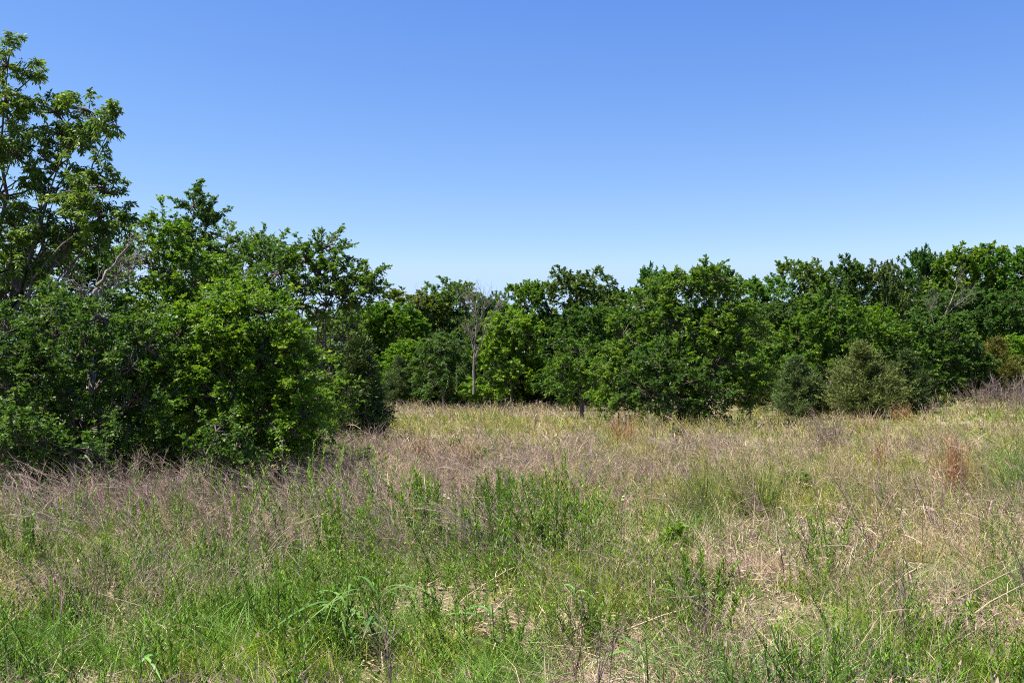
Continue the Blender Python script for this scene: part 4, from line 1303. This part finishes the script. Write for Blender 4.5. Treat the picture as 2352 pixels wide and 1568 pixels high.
# broad bladed grass: every blade is a part
def blade(B, D, L, w, bend, c, n_=9):
    a_ = Acc()
    t_ = np.linspace(0, 1, n_)
    P = B + D * (L * t_)[:, None] + bend * (L * t_ ** 2)[:, None]
    T = nrm(np.gradient(P, axis=0))
    S = nrm(np.cross(T, UP) + 1e-5)
    N_ = np.cross(S, T)
    wd = w * np.sin(np.clip(t_ * .93 + .07, 0, 1) * np.pi) ** .55
    tw = RNG.uniform(-.5, .5) + t_ * RNG.uniform(-.8, .8)
    S2 = S * np.cos(tw)[:, None] + N_ * np.sin(tw)[:, None]
    V = np.stack([P - S2 * wd[:, None] / 2, P - N_ * w * .12, P + S2 * wd[:, None] / 2], 1).reshape(-1, 3)
    q = [(3 * i + j, 3 * i + j + 1, 3 * i + j + 4, 3 * i + j + 3) for i in range(n_ - 1) for j in (0, 1)]
    C = np.tile(np.array([c, np.array(c) * [1.5, 1.35, 1.8], np.array(c) * .9]), (n_, 1))
    dry = np.repeat(smooth((t_ - RNG.uniform(.7, 1.0)) / .25), 3)[:, None]
    C = C * (1 - dry) + np.array([.3, .22, .12]) * dry
    a_.add(V, f4=q, c=C)
    return a_.mesh('blade', GRASS, True)


for vx, vy, nbl, H, lab in [(800, 1500, 15, .72, 'large broad bladed green grass with drooping leaves, lower left of centre'), (870, 1490, 11, .7, 'broad bladed green grass leaning over to the right of the largest one'),
                            (1560, 1420, 7, .4, 'small broad bladed green grass above the slanting straw stalk'), (1480, 1610, 6, .5, 'pair of long green blades by the lower end of the slanting straw stalk'),
                            (1130, 1460, 7, .36, 'broad bladed grass sprouting inside the dark hollow at the bottom centre'), (1320, 1400, 6, .34, 'short pale broad blades above the arching straw clump'), (330, 1570, 7, .36, 'broad bladed grass low at the bottom left'),
                            (690, 1600, 5, .3, 'short broad blades by the straw patch at the bottom')]:
    e_ = empty('broad_grass', tuple(gpos(vx, vy)), lab, 'grass')
    a_ = Acc()
    tubes(a_, np.array([[[0, 0, 0], [.01, 0, H * .4], [.0, .01, H * .8]]]), np.array([[.006, .005, .003]]), 5, (.1, .17, .03))
    link('stem', a_.mesh('grass_stem', GRASS), e_)
    for i in range(nbl):
        az = i * 2.4 + RNG.uniform(-.4, .4)
        o_ = np.array([np.cos(az), np.sin(az), 0])
        D = nrm(o_ * RNG.uniform(.25, .7) + UP)
        L = H * RNG.uniform(.45, .9)
        me = blade(np.array([0, 0, H * RNG.uniform(.05, .6)]), D, L, RNG.uniform(.014, .021), o_ * RNG.uniform(.3, .7) - UP * RNG.uniform(.6, 1.2), vary((0.080, 0.175, 0.028), 1, .18)[0])
        link('blade', me, e_)

# bleached reed stalks with curled leaf remains
def reed(H):
    e_ = empty('dead_reed', (0, 0, 0), 'reed', 'reed')
    a_, l_ = Acc(), Acc()
    D = nrm(np.array([RNG.normal() * .38 + .1, RNG.normal() * .3, 1]))
    t_ = np.linspace(0, 1, 6)
    P = D * (H * t_)[:, None] + np.array([RNG.normal() * .25, RNG.normal() * .15, -.1]) * (H * t_ ** 2)[:, None]
    tubes(a_, P[None], np.linspace(.006, .003, 6)[None], 5, vary((0.27, 0.21, 0.16), 1, .15)[0])
    n_ = 7
    i = RNG.uniform(.05, 1, n_)
    A = np.stack([np.interp(i, t_, P[:, j]) for j in range(3)], 1)
    az = RNG.uniform(0, 6.28, n_)
    D2 = nrm(np.stack([np.cos(az), np.sin(az), RNG.uniform(.2, 1.2, n_)], 1))
    ribbons(l_, A, D2, H * RNG.uniform(.12, .34, n_), np.full(n_, .009), np.stack([np.cos(az) * .1 + RNG.normal(size=n_) * .3, np.sin(az) * .2, -RNG.uniform(.2, 1.8, n_)], 1), 5, vary((0.31, 0.25, 0.195), n_, .2, .05), None, .5)
    link('stem', a_.mesh('reed_stem', STRAW), e_)
    link('foliage', l_.mesh('reed_leaf', STRAW), e_)
    return e_


rd = [reed(h) for h in (.6, .7, .5, .65, .55, .45, .75)]
rspots = [(1995, 1290, 'bleached reed with a hooked top, tallest of the dry reed patch', 1.1), (2170, 1225, 'pale bent reed at the right of the dry reed patch', 1.0)]
for _ in range(95):
    q = RW.normal(size=2)
    rspots.append((1930 + q[0] * 150, 1270 + q[1] * 50))
for _ in range(30):
    q = RW.normal(size=2)
    rspots.append((2230 + q[0] * 90, 1215 + q[1] * 25))
place_all(rd, rspots, 'bleached broken reed', 'bleached reeds of the dry patch', .7, 1.1, .12)

# fallen and leaning straw stalks
for k, (p0, p1, z0, z1, lab) in enumerate([
        ((1370, 1475), (1578, 1388), .05, .28, 'long straw stalk slanting up to the right, lower right of centre'), ((1030, 1400), (1180, 1300), .05, .3, 'straight tan straw stalk rising over the arching dry grass'),
        ((2080, 1440), (2335, 1300), .05, .35, 'longest fallen straw stalk at the lower right'), ((2130, 1480), (2350, 1330), .05, .3, 'fallen straw stalk just below the longest one'), ((2160, 1500), (2320, 1380), .05, .2, 'short fallen straw stalk below the two long ones'),
        ((1980, 1400), (2110, 1290), .05, .3, 'straw stalk leaning through the dry reed patch'), ((2010, 1640), (2090, 1540), .03, .2, 'grey straw stalk near the bottom edge on the right'), ((2230, 1660), (2310, 1590), .03, .2, 'straw stalk in the bottom right corner'),
        ((905, 1180), (890, 1080), .02, .45, 'pale straw stalk standing left of the white flowers'), ((985, 1210), (975, 1090), .02, .5, 'thin upright straw stalk beside the white flowers'), ((715, 1290), (660, 1200), .02, .4, 'straw stalk leaning left above the bushy green weed'),
        ((1410, 1330), (1440, 1270), .02, .3, 'short pale stalk right of the dark upright weed'), ((330, 1480), (480, 1420), .05, .12, 'thin curved straw stalk in front of the dense green weed clump'), ((1510, 1555), (1660, 1540), .05, .1, 'nearly level straw stalk in the green grass, lower right')]):
    A, B = gpos(*p0, h=z0), gpos(*p1, h=z1)
    A[2], B[2] = ground_z(A[0], A[1]) + z0, ground_z(B[0], B[1]) + z1
    a_ = Acc()
    P = curve(A[None] * 0, (B - A)[None], 8, np.array([[0, 0, .02]]), RNG, .006)
    tubes(a_, P, np.linspace(.0058, .0035, 8)[None], 6, vary((0.40, 0.32, 0.21), 1, .12, .04)[0])
    nb_ = 4
    i = RNG.integers(2, 7, nb_)
    ribbons(a_, P[0][i], nrm((B - A)[None] + RNG.normal(size=(nb_, 3)) * .25), RNG.uniform(.06, .15, nb_), np.full(nb_, .008), RNG.normal(size=(nb_, 3)) * .3 - [0, 0, .3], 3, vary((0.38, 0.3, 0.21), nb_, .15, .05))
    o = tag(link('straw_stalk', a_.mesh('straw_stalk', STRAW)), lab, 'stalk', 'straw stalks')
    o.location = tuple(A)

# white flowers
for vx, vy, H, nf, lab in [(1012, 1235, .5, 5, 'white flowered weed left of the centre of the meadow'), (1020, 1260, .32, 2, 'small white flower below the taller white flowered weed'), (2015 - 590, 1240, .5, 2, 'pale flowered weed right of the centre of the meadow')]:
    e_ = empty('flower', tuple(gpos(vx, vy)), lab, 'flower')
    a_ = Acc()
    tip = RNG.normal(size=(nf, 3)) * [.045, .045, .03] + [0, 0, H]
    mid = tip * [.3, .3, .65]
    tubes(a_, np.stack([tip * 0, mid, tip], 1), np.array([[.003, .0025, .0015]]) * np.ones((nf, 1)), 4, (.12, .16, .05))
    link('stem', a_.mesh('flower_stem', GRASS), e_)
    for j in range(nf):
        f_ = Acc()
        n_ = 46
        az = RNG.uniform(0, 6.28, n_)
        rr_ = .013 * np.sqrt(RNG.random(n_))
        Q = np.stack([np.cos(az) * rr_, np.sin(az) * rr_, RNG.uniform(0, .008, n_)], 1)
        leaves(f_, Q, nrm(Q * 30 + RNG.normal(size=(n_, 3)) * .3 + UP * .3), nrm(UP + RNG.normal(size=(n_, 3)) * .4), np.full(n_, .008), np.full(n_, .006), np.full((n_, 3), .78) * [1, 1, .86])
        h_ = link('flower_head', f_.mesh('flower_head', GRASS), e_)
        h_.location = tuple(tip[j])

# small leafy plants of the middle distance
for vx, vy, dpx, w_, pal, lab in [(835, 1085, 0, 26, 'dark', 'small dark leafy plant in the dry weeds right of the left thicket'), (785, 1065, 0, 24, 'elm', 'leafy shoot between the left thicket and the small dark plant'), (1830, 1140, 0, 26, 'lime', 'low yellow green leafy bush in the right half of the meadow'),
                                  (1558, 1005, 0, 12, 'dark', 'small dark upright seedling in front of the broad feathery elm'), (1045, 1050, 0, 22, 'elm_b', 'low green plant at the foot of the arching pale bunchgrass'), (1100, 1060, 0, 16, 'elm_b', 'low green plant right of the arching pale bunchgrass'),
                                  (1545, 1255, 0, 14, 'elm_b', 'small leafy sprig in the middle of the meadow'), (960, 905, 0, 0, 'elm', '')]:
    if not lab:
        continue
    rng = next_rng()
    b = gpos(vx, vy)
    e_ = empty('leafy_plant', tuple(b), lab, 'plant')
    r_ = w_ * b[1] / F
    lb = [(0, 0, r_ * .9, r_, r_, r_ * .8), (r_ * .5, 0, r_ * 1.3, r_ * .5, r_ * .5, r_ * .6), (-r_ * .6, 0, r_ * 1.1, r_ * .5, r_ * .5, r_ * .6)]
    S0, Sd, SL = shoots(rng, lb, 22, .2, .6, .4, .5, .04)
    a_, l_ = Acc(), Acc()
    skeleton(a_, rng, (0, 0, -.03), lb, .012, S0, Sd, SL, .5, .003, 2)
    grow(l_, rng, S0, Sd, SL, 7, 7, .1, .05, .026, pal, .2)
    link('stem', a_.mesh('plant_stem', BARK), e_)
    link('foliage', l_.mesh('plant_foliage', LEAF), e_)

# dead brush at the right edge under the olive cedar
db = [single('dry_brush', lambda a_, q=q: wisp(a_, *q), STRAW, 'brush', 'brush') for q in [(1.5, 16, -.15, .3, .35, .016, (0.14, .11, .1)), (1.3, 14, .1, .3, .4, .016, (0.17, .13, .115)), (1.1, 14, -.2, .3, .3, .016, (0.2, .155, .13))]]
place_all(db, [(2330, 935), (2280, 935), (2240, 930), (2305, 945), (2350, 950), (2260, 945), (2370, 940), (985, 925), (960, 922), (1010, 926), (1500, 990, 'tangled grey brown dead brush clump in front of the broad feathery elm', .45)], 'tangled grey dead brush', 'clumps of dead brush at the meadow edge', .85, 1.15, .12)

tot = sum(len(m.loops) - 2 * len(m.polygons) for m in bpy.data.meshes)
print('TRIS', tot, {m.name: len(m.loops) - 2 * len(m.polygons) for m in bpy.data.meshes if len(m.polygons) > 60000})
